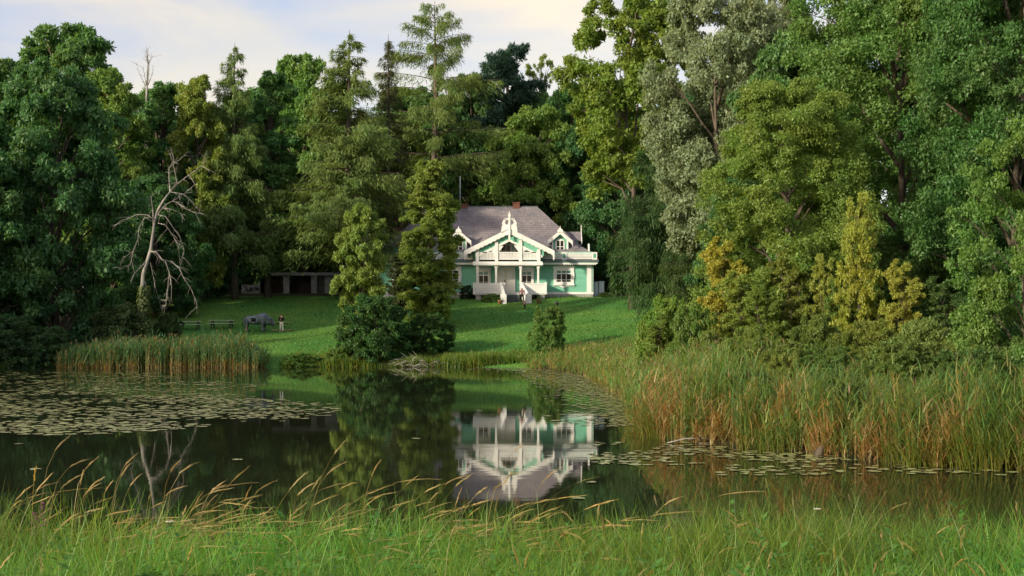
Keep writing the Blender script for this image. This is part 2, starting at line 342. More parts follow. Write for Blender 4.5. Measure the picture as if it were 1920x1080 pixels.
def conifer(name, seed, H, R, base, whorls, per, nneed, L, W, droop=0.35, power=0.75, hang=0.6, spread=0.16, upturn=0.0, irregular=0.25, tr=None, tipthin=1.0, m=None):
    rng = np.random.default_rng(seed); g = Geo(); tr = tr or H*0.013
    g.tube([(0, 0, -0.4), (0.02*R, 0, H*0.3), (-0.03*R, 0.02*R, H*0.65), (0, 0, H)], [tr*1.25, tr*0.85, tr*0.5, 0.015], 8)
    Ps = []; Ts = []; Ns = []; Ls = []; Ws = []
    for i in range(whorls):
        t = (i+rng.uniform(0, 1))/whorls; z = H*(base+(0.985-base)*t)
        for k in range(per):
            a = rng.uniform(0, 2*math.pi); ln = R*((1-t)**power*0.96+0.05)*rng.uniform(1-irregular*1.6, 1+irregular)
            dr = droop*(1-t)-upturn*t
            def bp(s): return np.stack([np.cos(a)*ln*s, np.sin(a)*ln*s, z-dr*ln*s*0.9+0.42*ln*dr*s*s], -1)
            ss = np.linspace(0, 1, 5); pts = bp(ss)
            g.tube([tuple(p) for p in pts], [tr*0.13*(1-0.8*s)*(0.35+ln/R) for s in ss], 4, False)
            n = max(20, int(nneed*1.95*(ln/R)**1.2*tipthin)); s = np.sqrt(rng.uniform(0.03, 1.05, n)); P = bp(s)
            lat = rng.normal(size=n)*spread*ln*(1.1-0.75*s)+rng.normal(size=n)*0.05
            P[:, 0] += -np.sin(a)*lat; P[:, 1] += np.cos(a)*lat
            P[:, 2] += -np.abs(rng.normal(size=n))*hang*(0.35+0.65*ln/R)-np.abs(lat)*0.25+rng.normal(size=n)*0.07
            T = np.stack([np.cos(a)*0.5+rng.normal(size=n)*0.35, np.sin(a)*0.5+rng.normal(size=n)*0.35, -0.75*np.ones(n)*(hang > 0.2)+rng.normal(size=n)*0.35], 1)
            Nn = unit(np.stack([np.cos(a)*0.5*np.ones(n), np.sin(a)*0.5*np.ones(n), 0.6*np.ones(n)], 1)+rng.normal(size=(n, 3))*0.5)
            q = rng.uniform(0.7, 1.3, n); Ps.append(P); Ts.append(T); Ns.append(Nn); Ls.append(L*q*1.05); Ws.append(W*q*0.52)
    crown = leaf_mesh(name+'_crown', np.concatenate(Ps), np.concatenate(Ts), np.concatenate(Ns), np.concatenate(Ls), np.concatenate(Ws), m or NEEDLE, tri=True)
    return g.mesh(name+'_trunk', BARK), crown, H, R

KIND = {}
KIND['round'] = broad('round', 11, 22, 6.5, 0.12, 62, 8, 110, 0.40, 0.29)
KIND['oval'] = broad('oval', 12, 24, 4.6, 0.10, 60, 8, 105, 0.38, 0.28, tc=0.38, clump=(0.26, 0.44))
KIND['spread'] = broad('spread', 13, 20, 7.5, 0.04, 68, 8, 104, 0.41, 0.295, tc=0.38, low=0.25)
KIND['open'] = broad('open', 14, 26, 6.0, 0.40, 62, 8, 88, 0.38, 0.27, tc=0.5, clump=(0.20, 0.36), inner=0.35, nlimb=26, tr=0.30)
KIND['feather'] = broad('feather', 15, 20, 3.2, 0.2, 34, 6, 55, 0.26, 0.12, clump=(0.2, 0.36), inner=0.3, flat=1.0)
KIND['larch'] = conifer('larch', 21, 30, 5.2, 0.19, 46, 5, 220, 0.46, 0.17, droop=0.42, hang=0.8, irregular=0.38)
KIND['larch_open'] = conifer('larch_open', 22, 34, 6.5, 0.16, 32, 4, 300, 0.46, 0.15, droop=0.30, power=0.38, hang=0.75, upturn=0.75, irregular=0.45, spread=0.12)
KIND['spire'] = conifer('spire', 23, 28, 2.0, 0.12, 60, 5, 60, 0.34, 0.12, droop=0.3, power=0.5, hang=0.3, irregular=0.4)
KIND['droopy'] = conifer('droopy', 24, 18, 5.5, 0.25, 26, 6, 240, 0.42, 0.16, droop=0.65, power=0.6, hang=0.8)
KIND['pine'] = broad('pine', 25, 24, 4.4, 0.24, 56, 7, 90, 0.42, 0.18, tc=0.40, low=0.2, flat=0.7, clump=(0.28, 0.44), nlimb=20, m=NEEDLE)
KIND['silver'] = broad('silver', 31, 24, 6.8, 0.26, 90, 8, 115, 0.30, 0.21, tc=0.5, clump=(0.22, 0.38), flat=0.8, nlimb=14, inner=0.3)
KIND['near'] = broad('near', 41, 22, 7.0, 0.06, 108, 9, 132, 0.235, 0.155, tc=0.42, clump=(0.18, 0.34), low=0.3, flat=0.72, nlimb=36, inner=0.3)
KIND['near_young'] = broad('near_young', 42, 9, 3.0, 0.05, 60, 7, 70, 0.15, 0.115, tc=0.45, low=0.3, clump=(0.2, 0.34), tr=0.08)
KIND['sapling'] = broad('sapling', 43, 10, 3.1, 0.08, 64, 7, 75, 0.26, 0.18, tc=0.42, low=0.2, clump=(0.2, 0.34), inner=0.2, tr=0.1)
KIND['column'] = broad('column', 44, 16, 2.6, 0.02, 90, 8, 75, 0.26, 0.18, tc=0.42, low=0.35, clump=(0.28, 0.46), inner=0.2, tr=0.16)
KIND['bush'] = broad('bush', 51, 5, 3.2, 0.0, 50, 7, 60, 0.22, 0.14, tc=0.45, low=0.45, clump=(0.2, 0.36), tr=0.07, nlimb=24)
KIND['gold'] = broad('gold', 52, 7, 1.7, 0.02, 44, 6, 62, 0.17, 0.10, tc=0.35, low=0.4, clump=(0.24, 0.42), inner=0.15, tr=0.05, flat=1.0)
KIND['mound'] = broad('mound', 53, 3, 3.6, -0.2, 50, 7, 70, 0.17, 0.12, tc=0.45, low=0.5, clump=(0.18, 0.32), tr=0.05, nlimb=20)

DARK = (0.068, 0.178, 0.062); MIDD = (0.088, 0.206, 0.064); MID = (0.102, 0.226, 0.068); FRESH = (0.150, 0.270, 0.062)
YELL = (0.21, 0.28, 0.055); LARCH = (0.145, 0.225, 0.068); PINE = (0.036, 0.085, 0.062); SILV = (0.225, 0.285, 0.175)
GOLD = (0.300, 0.335, 0.055); OLIVE = (0.162, 0.268, 0.056)
_trng = np.random.default_rng(99)
def plant(kind, name, x, D, ytop, wpx, tint, label, cat='tree', group=None, rz=None, lean=(0, 0), sink=0.0):
    """stands a copy of a kind at the picture column x and distance D, scaled to reach row ytop and to be wpx wide"""
    tm, cm, H, R = KIND[kind]; X = px(x, D); z = gz(X, D)-sink
    sz = (pz(ytop, D)-z)/H; sr = wpx/2/F*D/R
    o = empty(name, (X, D, z), _trng.uniform(0, 6.28) if rz is None else rz)
    o.scale = (sr, sr, sz); o.rotation_euler.x, o.rotation_euler.y = lean
    if sr > 0: 
        link('trunk', tm, o); c = link('crown', cm, o); k = _trng.uniform(0.9, 1.1); c.color = (tint[0]*k, tint[1], tint[2], 1)
    return tag(o, label, cat, group)

WOOD = 'trees of the wood round the house'
T = [
 ('round', 'broadleaf_tree', 122, 170, 33, 250, MID, 'tall green tree with domed crown against the sky at far left'),
 ('oval', 'broadleaf_tree', -25, 150, 78, 190, MIDD, 'dark green tree cut by the left edge of the picture, high crown'),
 ('spread', 'broadleaf_tree', 105, 123, 116, 290, DARK, 'big dark green tree standing at the left end of the far shore'),
 ('spread', 'broadleaf_tree', -60, 119, 215, 300, DARK, 'low dark tree at the waterline cut by the left edge'),
 ('oval', 'broadleaf_tree', 213, 144, 126, 150, FRESH, 'light green tree right of the domed crown, behind the dead tree'),
 ('oval', 'broadleaf_tree', 300, 150, 158, 150, MID, 'mid green tree below the bare grey branches'),
 ('oval', 'broadleaf_tree', 372, 148, 140, 120, YELL, 'yellow-green tree with sunlit top between dead tree and slim larch'),
 ('larch', 'larch_tree', 440, 150, 80, 180, LARCH, 'slim larch with thin feathery tip in the left half of the wood'),
 ('oval', 'broadleaf_tree', 502, 154, 138, 150, MIDD, 'dark green tree just right of the slim larch'),
 ('round', 'broadleaf_tree', 572, 174, 92, 180, FRESH, 'bright green rounded tree top left of the tall pointed larch'),
 ('larch', 'larch_tree', 655, 151, 56, 262, LARCH, 'tall pointed larch with brushy crown left of the house'),
 ('spire', 'spruce_tree', 728, 157, 64, 78, (0.075, 0.098, 0.038), 'very thin sparse spruce between the two large larches'),
 ('larch_open', 'larch_tree', 815, 172, 2, 270, LARCH, 'tallest open larch with upswept boughs rising behind the house'),
 ('round', 'broadleaf_tree', 885, 184, 128, 150, MID, 'green tree just left of the dark pine on the skyline'),
 ('pine', 'pine_tree', 953, 184, 76, 150, PINE, 'dark blue-green pine on the skyline above the house roof'),
 ('feather', 'birch_tree', 1014, 190, 96, 86, YELL, 'pale airy birch top just right of the dark pine'),
 ('round', 'broadleaf_tree', 1070, 182, 148, 150, MID, 'green rounded tree on the skyline right of the birch'),
 ('spread', 'broadleaf_tree', 1000, 172, 200, 200, OLIVE, 'olive green spreading tree directly behind the house roof'),
 ('oval', 'broadleaf_tree', 1118, 172, 165, 130, MIDD, 'dark green tree below the bright open ash crown'),
 ('open', 'ash_tree', 1185, 140, -18, 250, (0.150, 0.255, 0.045), 'bright green open ash with sky gaps right of the house'),
 ('silver', 'poplar_tree', 1345, 100, -40, 290, SILV, 'silver-leaved white poplar at the top right'),
 ('silver', 'poplar_tree', 1450, 112, -45, 220, SILV, 'second silvery poplar, farther right and behind the first'),
 ('droopy', 'spruce_tree', 1238, 126, 235, 210, (0.048, 0.102, 0.033), 'dark spruce with hanging boughs right of the house'),
 ('droopy', 'spruce_tree', 1318, 112, 340, 180, (0.054, 0.105, 0.033), 'smaller dark drooping spruce below the silver poplar'),
 ('near', 'lime_tree', 1478, 67, 150, 330, OLIVE, 'sunlit olive green tree in front of the silver poplars'),
 ('near', 'lime_tree', 1690, 75, -130, 470, (0.115, 0.232, 0.06), 'huge green tree filling the upper right of the picture'),
 ('near', 'lime_tree', 1800, 86, -120, 360, MIDD, 'green tree filling the sky gap between the huge right trees'),
 ('near', 'lime_tree', 1905, 66, -170, 420, (0.078, 0.180, 0.050), 'huge dark green tree at the upper right corner'),
 ('near_young', 'young_tree', 1925, 47, 210, 260, (0.135, 0.240, 0.053), 'bright green leafy young tree cut by the right edge'),
 ('sapling', 'young_tree', 678, 126, 384, 116, (0.190, 0.295, 0.066), 'light green young tree with airy crown left of the house'),
 ('column', 'young_tree', 806, 133, 298, 110, (0.200, 0.275, 0.060), 'tall narrow yellowish tree standing in front of the house'),
 ('bush', 'bush', 703, 117, 553, 138, (0.048, 0.128, 0.033), 'big dark green bush overhanging the far shore'),
 ('bush', 'bush', 800, 120, 588, 100, (0.051, 0.132, 0.033), 'dark rounded bush beside the brush pile'),
 ('bush', 'bush', 748, 119, 618, 70, (0.051, 0.132, 0.033), 'low dark bush filling the gap between the two shore bushes'),
 ('bush', 'bush', 1026, 119, 574, 76, (0.120, 0.225, 0.05), 'small bush with yellow-green top on the lawn by the shore'),
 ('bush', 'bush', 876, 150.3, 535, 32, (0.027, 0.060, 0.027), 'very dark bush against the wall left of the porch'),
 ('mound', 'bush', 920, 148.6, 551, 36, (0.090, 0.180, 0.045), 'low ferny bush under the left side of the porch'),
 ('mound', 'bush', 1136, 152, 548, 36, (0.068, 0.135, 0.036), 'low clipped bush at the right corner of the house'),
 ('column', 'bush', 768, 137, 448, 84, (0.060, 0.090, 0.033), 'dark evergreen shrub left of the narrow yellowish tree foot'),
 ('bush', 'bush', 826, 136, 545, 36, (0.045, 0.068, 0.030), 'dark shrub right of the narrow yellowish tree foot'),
 ('bush', 'bush', 1256, 74, 556, 120, (0.150, 0.270, 0.045), 'bright green bush at the left end of the shrub bank'),
 ('gold', 'shrub', 1352, 66, 446, 112, GOLD, 'golden yellow shrub at the left of the shrub bank'),
 ('gold', 'shrub', 1382, 64, 510, 110, (0.20, 0.30, 0.06), 'yellow-green shrub at the right foot of the golden shrub'),
 ('gold', 'shrub', 1428, 62, 535, 100, (0.135, 0.232, 0.042), 'green shrub in the middle of the shrub bank'),
 ('gold', 'shrub', 1543, 61, 478, 72, (0.24, 0.315, 0.06), 'narrow golden shrub left of the tallest golden sapling'),
 ('gold', 'shrub', 1612, 59, 364, 92, GOLD, 'tallest narrow golden sapling in the shrub bank'),
 ('gold', 'shrub', 1688, 58, 488, 92, (0.28, 0.32, 0.06), 'golden shrub right of the tallest golden sapling'),
 ('gold', 'shrub', 1480, 64, 470, 110, (0.16, 0.22, 0.045), 'yellow-green shrub between the golden shrubs at half height'),
 ('gold', 'shrub', 1582, 60, 520, 90, (0.12, 0.21, 0.042), 'fresh green shrub left of the tallest sapling foot'),
 ('gold', 'shrub', 1650, 60, 545, 80, (0.17, 0.235, 0.045), 'light green shrub right of the tallest sapling foot'),
 ('gold', 'shrub', 1760, 58, 520, 110, (0.075, 0.15, 0.04), 'dark green shrub at the right end of the golden row'),
 ('bush', 'bush', 1300, 63, 575, 100, (0.13, 0.22, 0.045), 'fresh green bush left of the golden shrub foot'),
 ('bush', 'bush', 1405, 56, 612, 110, (0.15, 0.22, 0.045), 'light green bush in front of the green middle shrub'),
 ('bush', 'bush', 1560, 50, 650, 130, (0.10, 0.18, 0.04), 'green rounded bush over the reeds below the golden row'),
 ('bush', 'bush', 1690, 49, 640, 130, (0.13, 0.20, 0.045), 'yellow-green bush over the reeds below the golden shrub right of the tallest sapling'),
 ('bush', 'bush', 1810, 45, 655, 150, (0.075, 0.15, 0.035), 'dark green bush over the reeds at the far right'),
 ('bush', 'bush', 1408, 46.2, 688, 92, (0.13, 0.225, 0.05), 'small green bush standing among the right reeds, left one'),
 ('bush', 'bush', 1590, 42.2, 716, 84, (0.10, 0.19, 0.045), 'small green bush standing among the right reeds, right one'),
 ('gold', 'shrub', 1240, 72, 590, 80, (0.15, 0.24, 0.05), 'light green shrub at the left tip of the shrub bank'),
 ('mound', 'bush', 1330, 60, 622, 150, (0.16, 0.23, 0.05), 'light green low thicket below the golden shrub'),
 ('mound', 'bush', 1480, 50, 668, 120, (0.19, 0.24, 0.05), 'yellow-green thicket hanging over the reeds'),
 ('bush', 'bush', 1530, 57, 590, 110, (0.112, 0.188, 0.039), 'green bush at the foot of the narrow golden shrub'),
 ('bush', 'bush', 1630, 55, 600, 130, (0.165, 0.217, 0.042), 'yellow-green bush below the tallest golden sapling'),
 ('mound', 'bush', 1740, 52, 602, 250, (0.150, 0.225, 0.060), 'pale green climbing thicket above the reeds at the right'),
 ('mound', 'bush', 1880, 47, 636, 230, (0.105, 0.180, 0.045), 'green thicket at the right edge under the big trees'),
 ('mound', 'bush', 1440, 55, 640, 180, (0.150, 0.210, 0.045), 'yellow-green tangle between the reeds and the shrubs'),
 ('bush', 'bush', 318, 120, 585, 56, (0.053, 0.112, 0.033), 'green bush beside the foot of the dead tree'),
 ('bush', 'bush', 225, 118, 570, 120, (0.042, 0.093, 0.033), 'dark bush left of the dead tree'),
 ('mound', 'bush', 568, 115.4, 662, 80, (0.105, 0.195, 0.042), 'low weedy bush on the far shore left of the big dark bush'),
 ('mound', 'bush', 640, 116, 650, 60, (0.120, 0.210, 0.042), 'small light weedy bush touching the big dark bush'),
 ('bush', 'bush', 15, 114.6, 590, 150, (0.05, 0.13, 0.05), 'dark bush at the waterline by the left edge'),
 ('bush', 'bush', 85, 114.8, 612, 110, (0.055, 0.14, 0.052), 'dark bush at the waterline left of the reed bed'),
 ('bush', 'bush', 545, 180, 420, 130, DARK, 'dark bush behind the flat-roofed shed, left part'),
 ('bush', 'bush', 640, 181, 410, 150, DARK, 'dark bush behind the right end of the flat-roofed shed'),
 ('spread', 'broadleaf_tree', 440, 170, 250, 190, DARK, 'dark tree in the shaded hollow behind the graffiti wall'),
 ('spread', 'broadleaf_tree', 590, 182, 250, 190, DARK, 'dark tree rising behind the flat-roofed shed'),
 ('spread', 'broadleaf_tree', 390, 152, 330, 160, DARK, 'low dark tree behind the picnic tables'),
 ('spread', 'broadleaf_tree', 290, 140, 330, 200, DARK, 'low dark tree directly behind the dead tree'),
 ('spread', 'broadleaf_tree', 760, 178, 215, 190, MIDD, 'green tree behind the left wing of the house'),
 ('spread', 'broadleaf_tree', 880, 176, 240, 190, MIDD, 'green tree behind the left half of the main roof'),
 ('spread', 'broadleaf_tree', 1090, 172, 240, 190, DARK, 'dark green tree behind the right end of the house'),
 ('spread', 'broadleaf_tree', 1170, 160, 260, 180, DARK, 'dark tree at the end of the sandy drive'),
 ('spread', 'broadleaf_tree', 1480, 92, 60, 260, MIDD, 'green tree behind the huge olive tree, left side'),
 ('spread', 'broadleaf_tree', 1700, 90, -40, 360, DARK, 'dark tree between and behind the two huge right trees'),
 ('spread', 'broadleaf_tree', 1400, 88, 330, 200, DARK, 'dark low tree behind the golden shrubs'),
 ('spread', 'broadleaf_tree', 1560, 76, 430, 220, DARK, 'dark undergrowth tree behind the tallest golden sapling'),
 ('spread', 'broadleaf_tree', 1780, 72, 400, 260, DARK, 'dark undergrowth tree behind the right thicket'),
 ('spread', 'broadleaf_tree', 1960, 70, 250, 300, DARK, 'dark tree behind the bright young tree at the right edge'),
]
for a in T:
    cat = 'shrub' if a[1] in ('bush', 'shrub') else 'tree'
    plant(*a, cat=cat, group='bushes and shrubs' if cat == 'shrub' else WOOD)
for i, x in enumerate(range(-260, 1500, 74)):      # the back rows of the wood
    D = 200+14*math.sin(i*2.1); yt = 185+30*math.sin(i*1.7)+(40 if 690 < x < 770 else 0)
    plant('spread' if i % 2 else 'round', 'broadleaf_tree', x, D, yt, 230, MIDD if i % 3 else DARK,
          'green tree of the back row, showing only in gaps of the wood', group='back row of the wood')
for i, x in enumerate(range(-220, 1500, 92)):      # undergrowth between the back trunks
    plant('bush', 'bush', x, 208+8*math.sin(i*1.9), 470+20*math.sin(i*2.7), 190, DARK, 'dark undergrowth bush between the back trunks of the wood', cat='shrub', group='undergrowth of the wood')
for i, (X, Y, h) in enumerate(((-65, 95, 18), (-64, 112, 22), (-76, 100, 20), (-78, 122, 25), (-62, 136, 25))):   # the wood goes on along the left bank
    plant('spread', 'broadleaf_tree', 960+X*F/Y, Y, HZ-(h-3)*F/Y, 15*F/Y, DARK, 'dark tree of the left bank beyond the left edge of the picture', cat='tree', group='left bank wood')

# ------------------------------------------------------------------ dead and bare trees
def branch_tree(name, D, lines, label, m, zoom, seed, depth=0.35, thick=1.0):
    """lines: (radius at start, [(x, y) rows of a close-up]) given on the plane at distance D, then bent out of that plane"""
    rng = np.random.default_rng(seed); ox, oy, sc = zoom
    def P(q): return px(ox+q[0]/sc, D), pz(oy+q[1]/sc, D)
    bx, bz = P(lines[0][1][0]); root = empty(name, (bx, D, gz(bx, D))); zr = gz(bx, D)
    yoff = {}
    for i, (r, pts) in enumerate(lines):
        p3 = []; s = rng.choice([-1, 1])*rng.uniform(0.4, 1.0)*depth if i else 0.08; y = yoff.get(pts[0], 0.0)
        for k, q in enumerate(pts):
            X, Z = P(q)
            if k: y += s*math.hypot(X-bx-p3[-1][0], Z-zr-p3[-1][2])*0.6 if i else 0.05
            yoff.setdefault(q, y); p3.append((X-bx, y, Z-zr))
        g = Geo(); n = len(p3); g.tube([(a[0], a[1], a[2]) for a in p3], [max(0.012, r*thick*(1-0.8*k/(n-1)) if i else r*(1-0.62*k/(n-1))) for k in range(n)], 6 if i else 9, True)
        if i:   # side twigs
            for k in range(1, n):
                for _ in range(3):
                    a = Vector(p3[k-1]).lerp(Vector(p3[k]), rng.uniform(0.2, 1)); dv = (Vector(p3[k])-Vector(p3[k-1])).normalized()
                    e = a+(dv*0.7+Vector(rng.normal(size=3))*0.55+Vector((0, 0, -0.25)))*rng.uniform(0.25, 0.9)
                    g.tube([a, a.lerp(e, 0.5)+Vector((0, 0, 0.06)), e], [0.018, 0.013, 0.006], 4, False)
        g.build('trunk' if i == 0 else 'branch', m, root)
    return tag(root, label, 'tree')
DL = [
 (0.21, [(225, 1060), (238, 900), (250, 720), (290, 590), (305, 470), (320, 390)]),
 (0.19, [(320, 390), (350, 330), (385, 280), (376, 200), (375, 150)]), (0.08, [(375, 150), (400, 110), (383, 45)]), (0.06, [(375, 150), (420, 110), (470, 60)]),
 (0.08, [(385, 280), (425, 230), (410, 140), (395, 80)]), (0.08, [(385, 280), (430, 235), (490, 190), (560, 145), (590, 60)]), (0.05, [(490, 190), (520, 240), (470, 285)]),
 (0.045, [(560, 145), (600, 165), (630, 180)]), (0.16, [(305, 470), (298, 380), (285, 305)]),
 (0.08, [(305, 430), (270, 405), (215, 402), (150, 430), (75, 465)]), (0.07, [(300, 440), (262, 420), (232, 480), (228, 540), (205, 600), (150, 640), (135, 700)]),
 (0.05, [(205, 600), (195, 660), (175, 690)]),
 (0.08, [(330, 400), (370, 350), (430, 315), (440, 290)]), (0.06, [(385, 280), (450, 290), (500, 330), (532, 380)]), (0.05, [(430, 340), (480, 375), (540, 400), (580, 400)]),
 (0.05, [(360, 370), (410, 378), (465, 405)]), (0.08, [(330, 405), (370, 415), (405, 470), (440, 520), (460, 590), (445, 660)]),
 (0.06, [(330, 450), (370, 460), (410, 520), (435, 580), (438, 660)]),
 (0.12, [(290, 600), (320, 605), (350, 645), (400, 655), (440, 690), (460, 740), (500, 800), (525, 870), (528, 935)]),
 (0.08, [(370, 655), (388, 710), (380, 790), (375, 860), (350, 860)]), (0.05, [(388, 700), (405, 790), (405, 870)]), (0.05, [(380, 800), (370, 880), (345, 915)]),
 (0.09, [(262, 660), (235, 690), (208, 716)]), (0.06, [(252, 700), (250, 820), (246, 900)]), (0.04, [(290, 660), (310, 780), (340, 910)]),
]
branch_tree('dead_tree', 118, DL, 'leafless grey dead tree with crooked hanging branches at the far shore', DEADWOOD, (180, 260, 2.842), 5, thick=0.62)
BL = [(0.22, [(265, 470), (272, 300), (275, 165), (277, 120)])]
_r = np.random.default_rng(3)
for k in range(15):
    x0, y0 = BL[0][1][1+(k % 3)]; a = _r.uniform(-0.55, 0.55); l = _r.uniform(28, 75)*(1.0 if k % 3 == 0 else 0.75)*(1 if k % 3 < 2 else 0.6)
    if k % 3 == 0: y0 -= 60*_r.uniform(0.3, 1.0); x0 += 2
    l = min(l, y0-82)
    BL.append((0.05, [(x0, y0), (x0+a*l*0.45, y0-l*0.4), (x0+a*l*0.75, y0-l*0.75), (x0+a*l*0.85, y0-l)]))
branch_tree('bare_tree', 168, BL, 'bare thin-twigged grey tree against the sky in the left half', DEADWOOD, (0, 0, 1.0), 8, depth=0.5)
# ivy on the dead tree
rng = np.random.default_rng(61); n = 1500; zz = rng.uniform(0, 1, n); tx = px(259+12*zz, 118); ang = rng.uniform(0, 6.28, n); rr = rng.uniform(0.25, 0.85, n)*(1.1-0.6*zz)
P = np.stack([tx+rr*np.cos(ang), 118+rr*np.sin(ang), gz(px(259, 118), 118)+zz*6.0], 1)
iv = link('ivy', leaf_mesh('ivy', P, np.stack([np.cos(ang)*0.4, np.sin(ang)*0.4, -np.ones(n)], 1), unit(np.stack([np.cos(ang), np.sin(ang), 0.5+0*ang], 1)+rng.normal(size=(n, 3))*0.4), rng.uniform(0.2, 0.4, n), rng.uniform(0.15, 0.25, n), LEAF))
iv.color = (0.08, 0.12, 0.03, 1); tag(iv, 'green climbing plant wrapped round the foot of the dead tree', 'climber')

# ------------------------------------------------------------------ reeds, grass
class Blades:
    def __init__(s): s.V = []; s.Q = []; s.C = []; s.n = 0
    def add(s, P0, az, ln, wid, lean, bend, nseg, c0, c1, fall=0.45, taper=0.75, wturn=None, cpow=1.0, updir=1.0):
        n = len(P0); t = np.linspace(0, 1, nseg+1)
        hd = np.stack([np.cos(az), np.sin(az), 0*az], 1)[:, None, :]
        ln_ = ln[:, None]; h = (lean[:, None]*t+bend[:, None]*t**2)*ln_; v = (t-fall*np.abs(bend[:, None])*t**2)*ln_*updir
        ctr = P0[:, None, :]+hd*h[..., None]+np.array([0, 0, 1.0])*v[..., None]
        wa = az+math.pi/2 if wturn is None else wturn
        wd = np.stack([np.cos(wa), np.sin(wa), 0*wa], 1)[:, None, :]
        wp = (np.maximum(0.06, (1-t)**taper) if taper is not None else np.sin(np.pi*np.clip(t, 0.06, 0.94)))[None, :, None]*wid[:, None, None]*0.5
        V = np.stack([ctr-wd*wp, ctr+wd*wp], 2).reshape(-1, 3)
        k = (nseg+1)*2; b = (np.arange(n)*k)[:, None]+s.n; j = np.arange(nseg)*2
        Q = np.stack([b+j, b+j+1, b+j+3, b+j+2], -1).reshape(-1, 4)
        tt = np.repeat(t**cpow, 2)[None, :, None]; C = (c0[:, None, :]*(1-tt)+c1[:, None, :]*tt).reshape(-1, 3)
        s.V.append(V); s.Q.append(Q); s.C.append(C); s.n += len(V); return ctr[:, -1, :]
    def build(s, name): return link(name, np_mesh(name, np.concatenate(s.V), np.concatenate(s.Q), BLADE, np.concatenate(s.C)))

def tint(rng, n, *cols):
    cols = np.array(cols); i = rng.integers(0, len(cols), n); return cols[i]*rng.uniform(0.8, 1.2, (n, 1))
TAN = (0.38, 0.27, 0.11); ORANGE = (0.38, 0.215, 0.075); STRAW = (0.44, 0.36, 0.19); REEDG = (0.065, 0.125, 0.045); REEDB = (0.055, 0.10, 0.055); REEDY = (0.14, 0.17, 0.035)
def reeds(name, rng, P, h, dead, label, lw=0.03, ll=0.5, nl=7, green=(REEDG, REEDB), plume=0.25, dry=(TAN, ORANGE, STRAW)):
    B = Blades(); n = len(P); az = rng.uniform(0, 6.28, n); isd = rng.uniform(0, 1, n) < dead
    c0 = tint(rng, n, TAN, ORANGE, STRAW, (0.16, 0.18, 0.06), (0.20, 0.22, 0.07)); c1 = np.where(isd[:, None], tint(rng, n, *dry), tint(rng, n, *green))
    lean = rng.normal(size=n)*0.07+0.02+np.where(rng.uniform(0, 1, n) < 0.10, rng.uniform(0.15, 0.55, n), 0); bend = rng.uniform(0, 0.10, n)+np.where(isd, rng.uniform(0, 0.12, n), 0)
    B.add(P, az, h*1.0, np.full(n, lw*0.55), lean, bend, 3, c0, c1, taper=0.35, wturn=rng.normal(size=n)*0.5, cpow=0.8)
    for k in range(nl):
        f = 0.12+0.86*(k+rng.uniform(0, 1, n))/nl
        hd = np.stack([np.cos(az), np.sin(az)], 1); off = (lean*f+bend*f*f)*h
        p = P+np.stack([hd[:, 0]*off, hd[:, 1]*off, f*h*0.98], 1)
        low = np.clip(1.0-f*2.3, 0, 1)[:, None]; deadleaf = (rng.uniform(0, 1, n) < np.maximum(low[:, 0]*0.9, isd*0.85))[:, None]
        c = np.where(deadleaf, tint(rng, n, *dry), tint(rng, n, *green))
        a2 = rng.uniform(0, 6.28, n); L = ll*rng.uniform(0.6, 1.25, n)*(1.0-0.25*f)
        B.add(p, a2, L, lw*rng.uniform(0.7, 1.2, n), rng.uniform(0.25, 0.7, n), rng.uniform(0.1, 0.9, n), 3, c*0.9, c, fall=0.75, taper=0.6)
    s = rng.uniform(0, 1, n) < plume; m = int(s.sum())
    if m:
        hd = np.stack([np.cos(az), np.sin(az)], 1)[s]; off = ((lean+bend)*h)[s]; p = P[s]+np.stack([hd[:, 0]*off, hd[:, 1]*off, (h*0.95)[s]], 1)
        for k in range(4):
            B.add(p, rng.uniform(0, 6.28, m), rng.uniform(0.2, 0.38, m), np.full(m, lw*0.9), rng.uniform(0.05, 0.3, m), rng.uniform(0.1, 0.5, m), 2, tint(rng, m, (0.17, 0.12, 0.08), (0.22, 0.17, 0.10)), tint(rng, m, (0.20, 0.15, 0.10), STRAW), taper=0.5)
    return tag(B.build(name), label, 'reeds', kind='stuff')

def along(rng, poly, n, lo, hi, wts=None):
    """points beside a polyline, lo..hi metres to its right-hand side (away from the water)"""
    poly = np.array(poly, float); sg = poly[1:]-poly[:-1]; ln = np.linalg.norm(sg, axis=1); wgt = ln*(wts if wts is not None else 1); cum = np.concatenate([[0], np.cumsum(wgt)/wgt.sum()])
    u = rng.uniform(0, 1, n); i = np.clip(np.searchsorted(cum, u)-1, 0, len(sg)-1); t = rng.uniform(0, 1, n)
    nrm = np.stack([sg[:, 1], -sg[:, 0]], 1)/ln[:, None]; off = rng.uniform(lo, hi, n)
    p = poly[i]+sg[i]*t[:, None]+nrm[i]*off[:, None]
    return np.stack([p[:, 0], p[:, 1], ground(p[:, 0], p[:, 1])-0.1], 1), off
def vnoise(x, y, s, seed=0):
    return 0.5+0.25*(np.sin(x*s+seed+1.7*np.sin(y*s*0.7+seed*2))+np.sin(y*s*1.3+seed*3+1.3*np.sin(x*s*0.9)))
rng = np.random.default_rng(71)
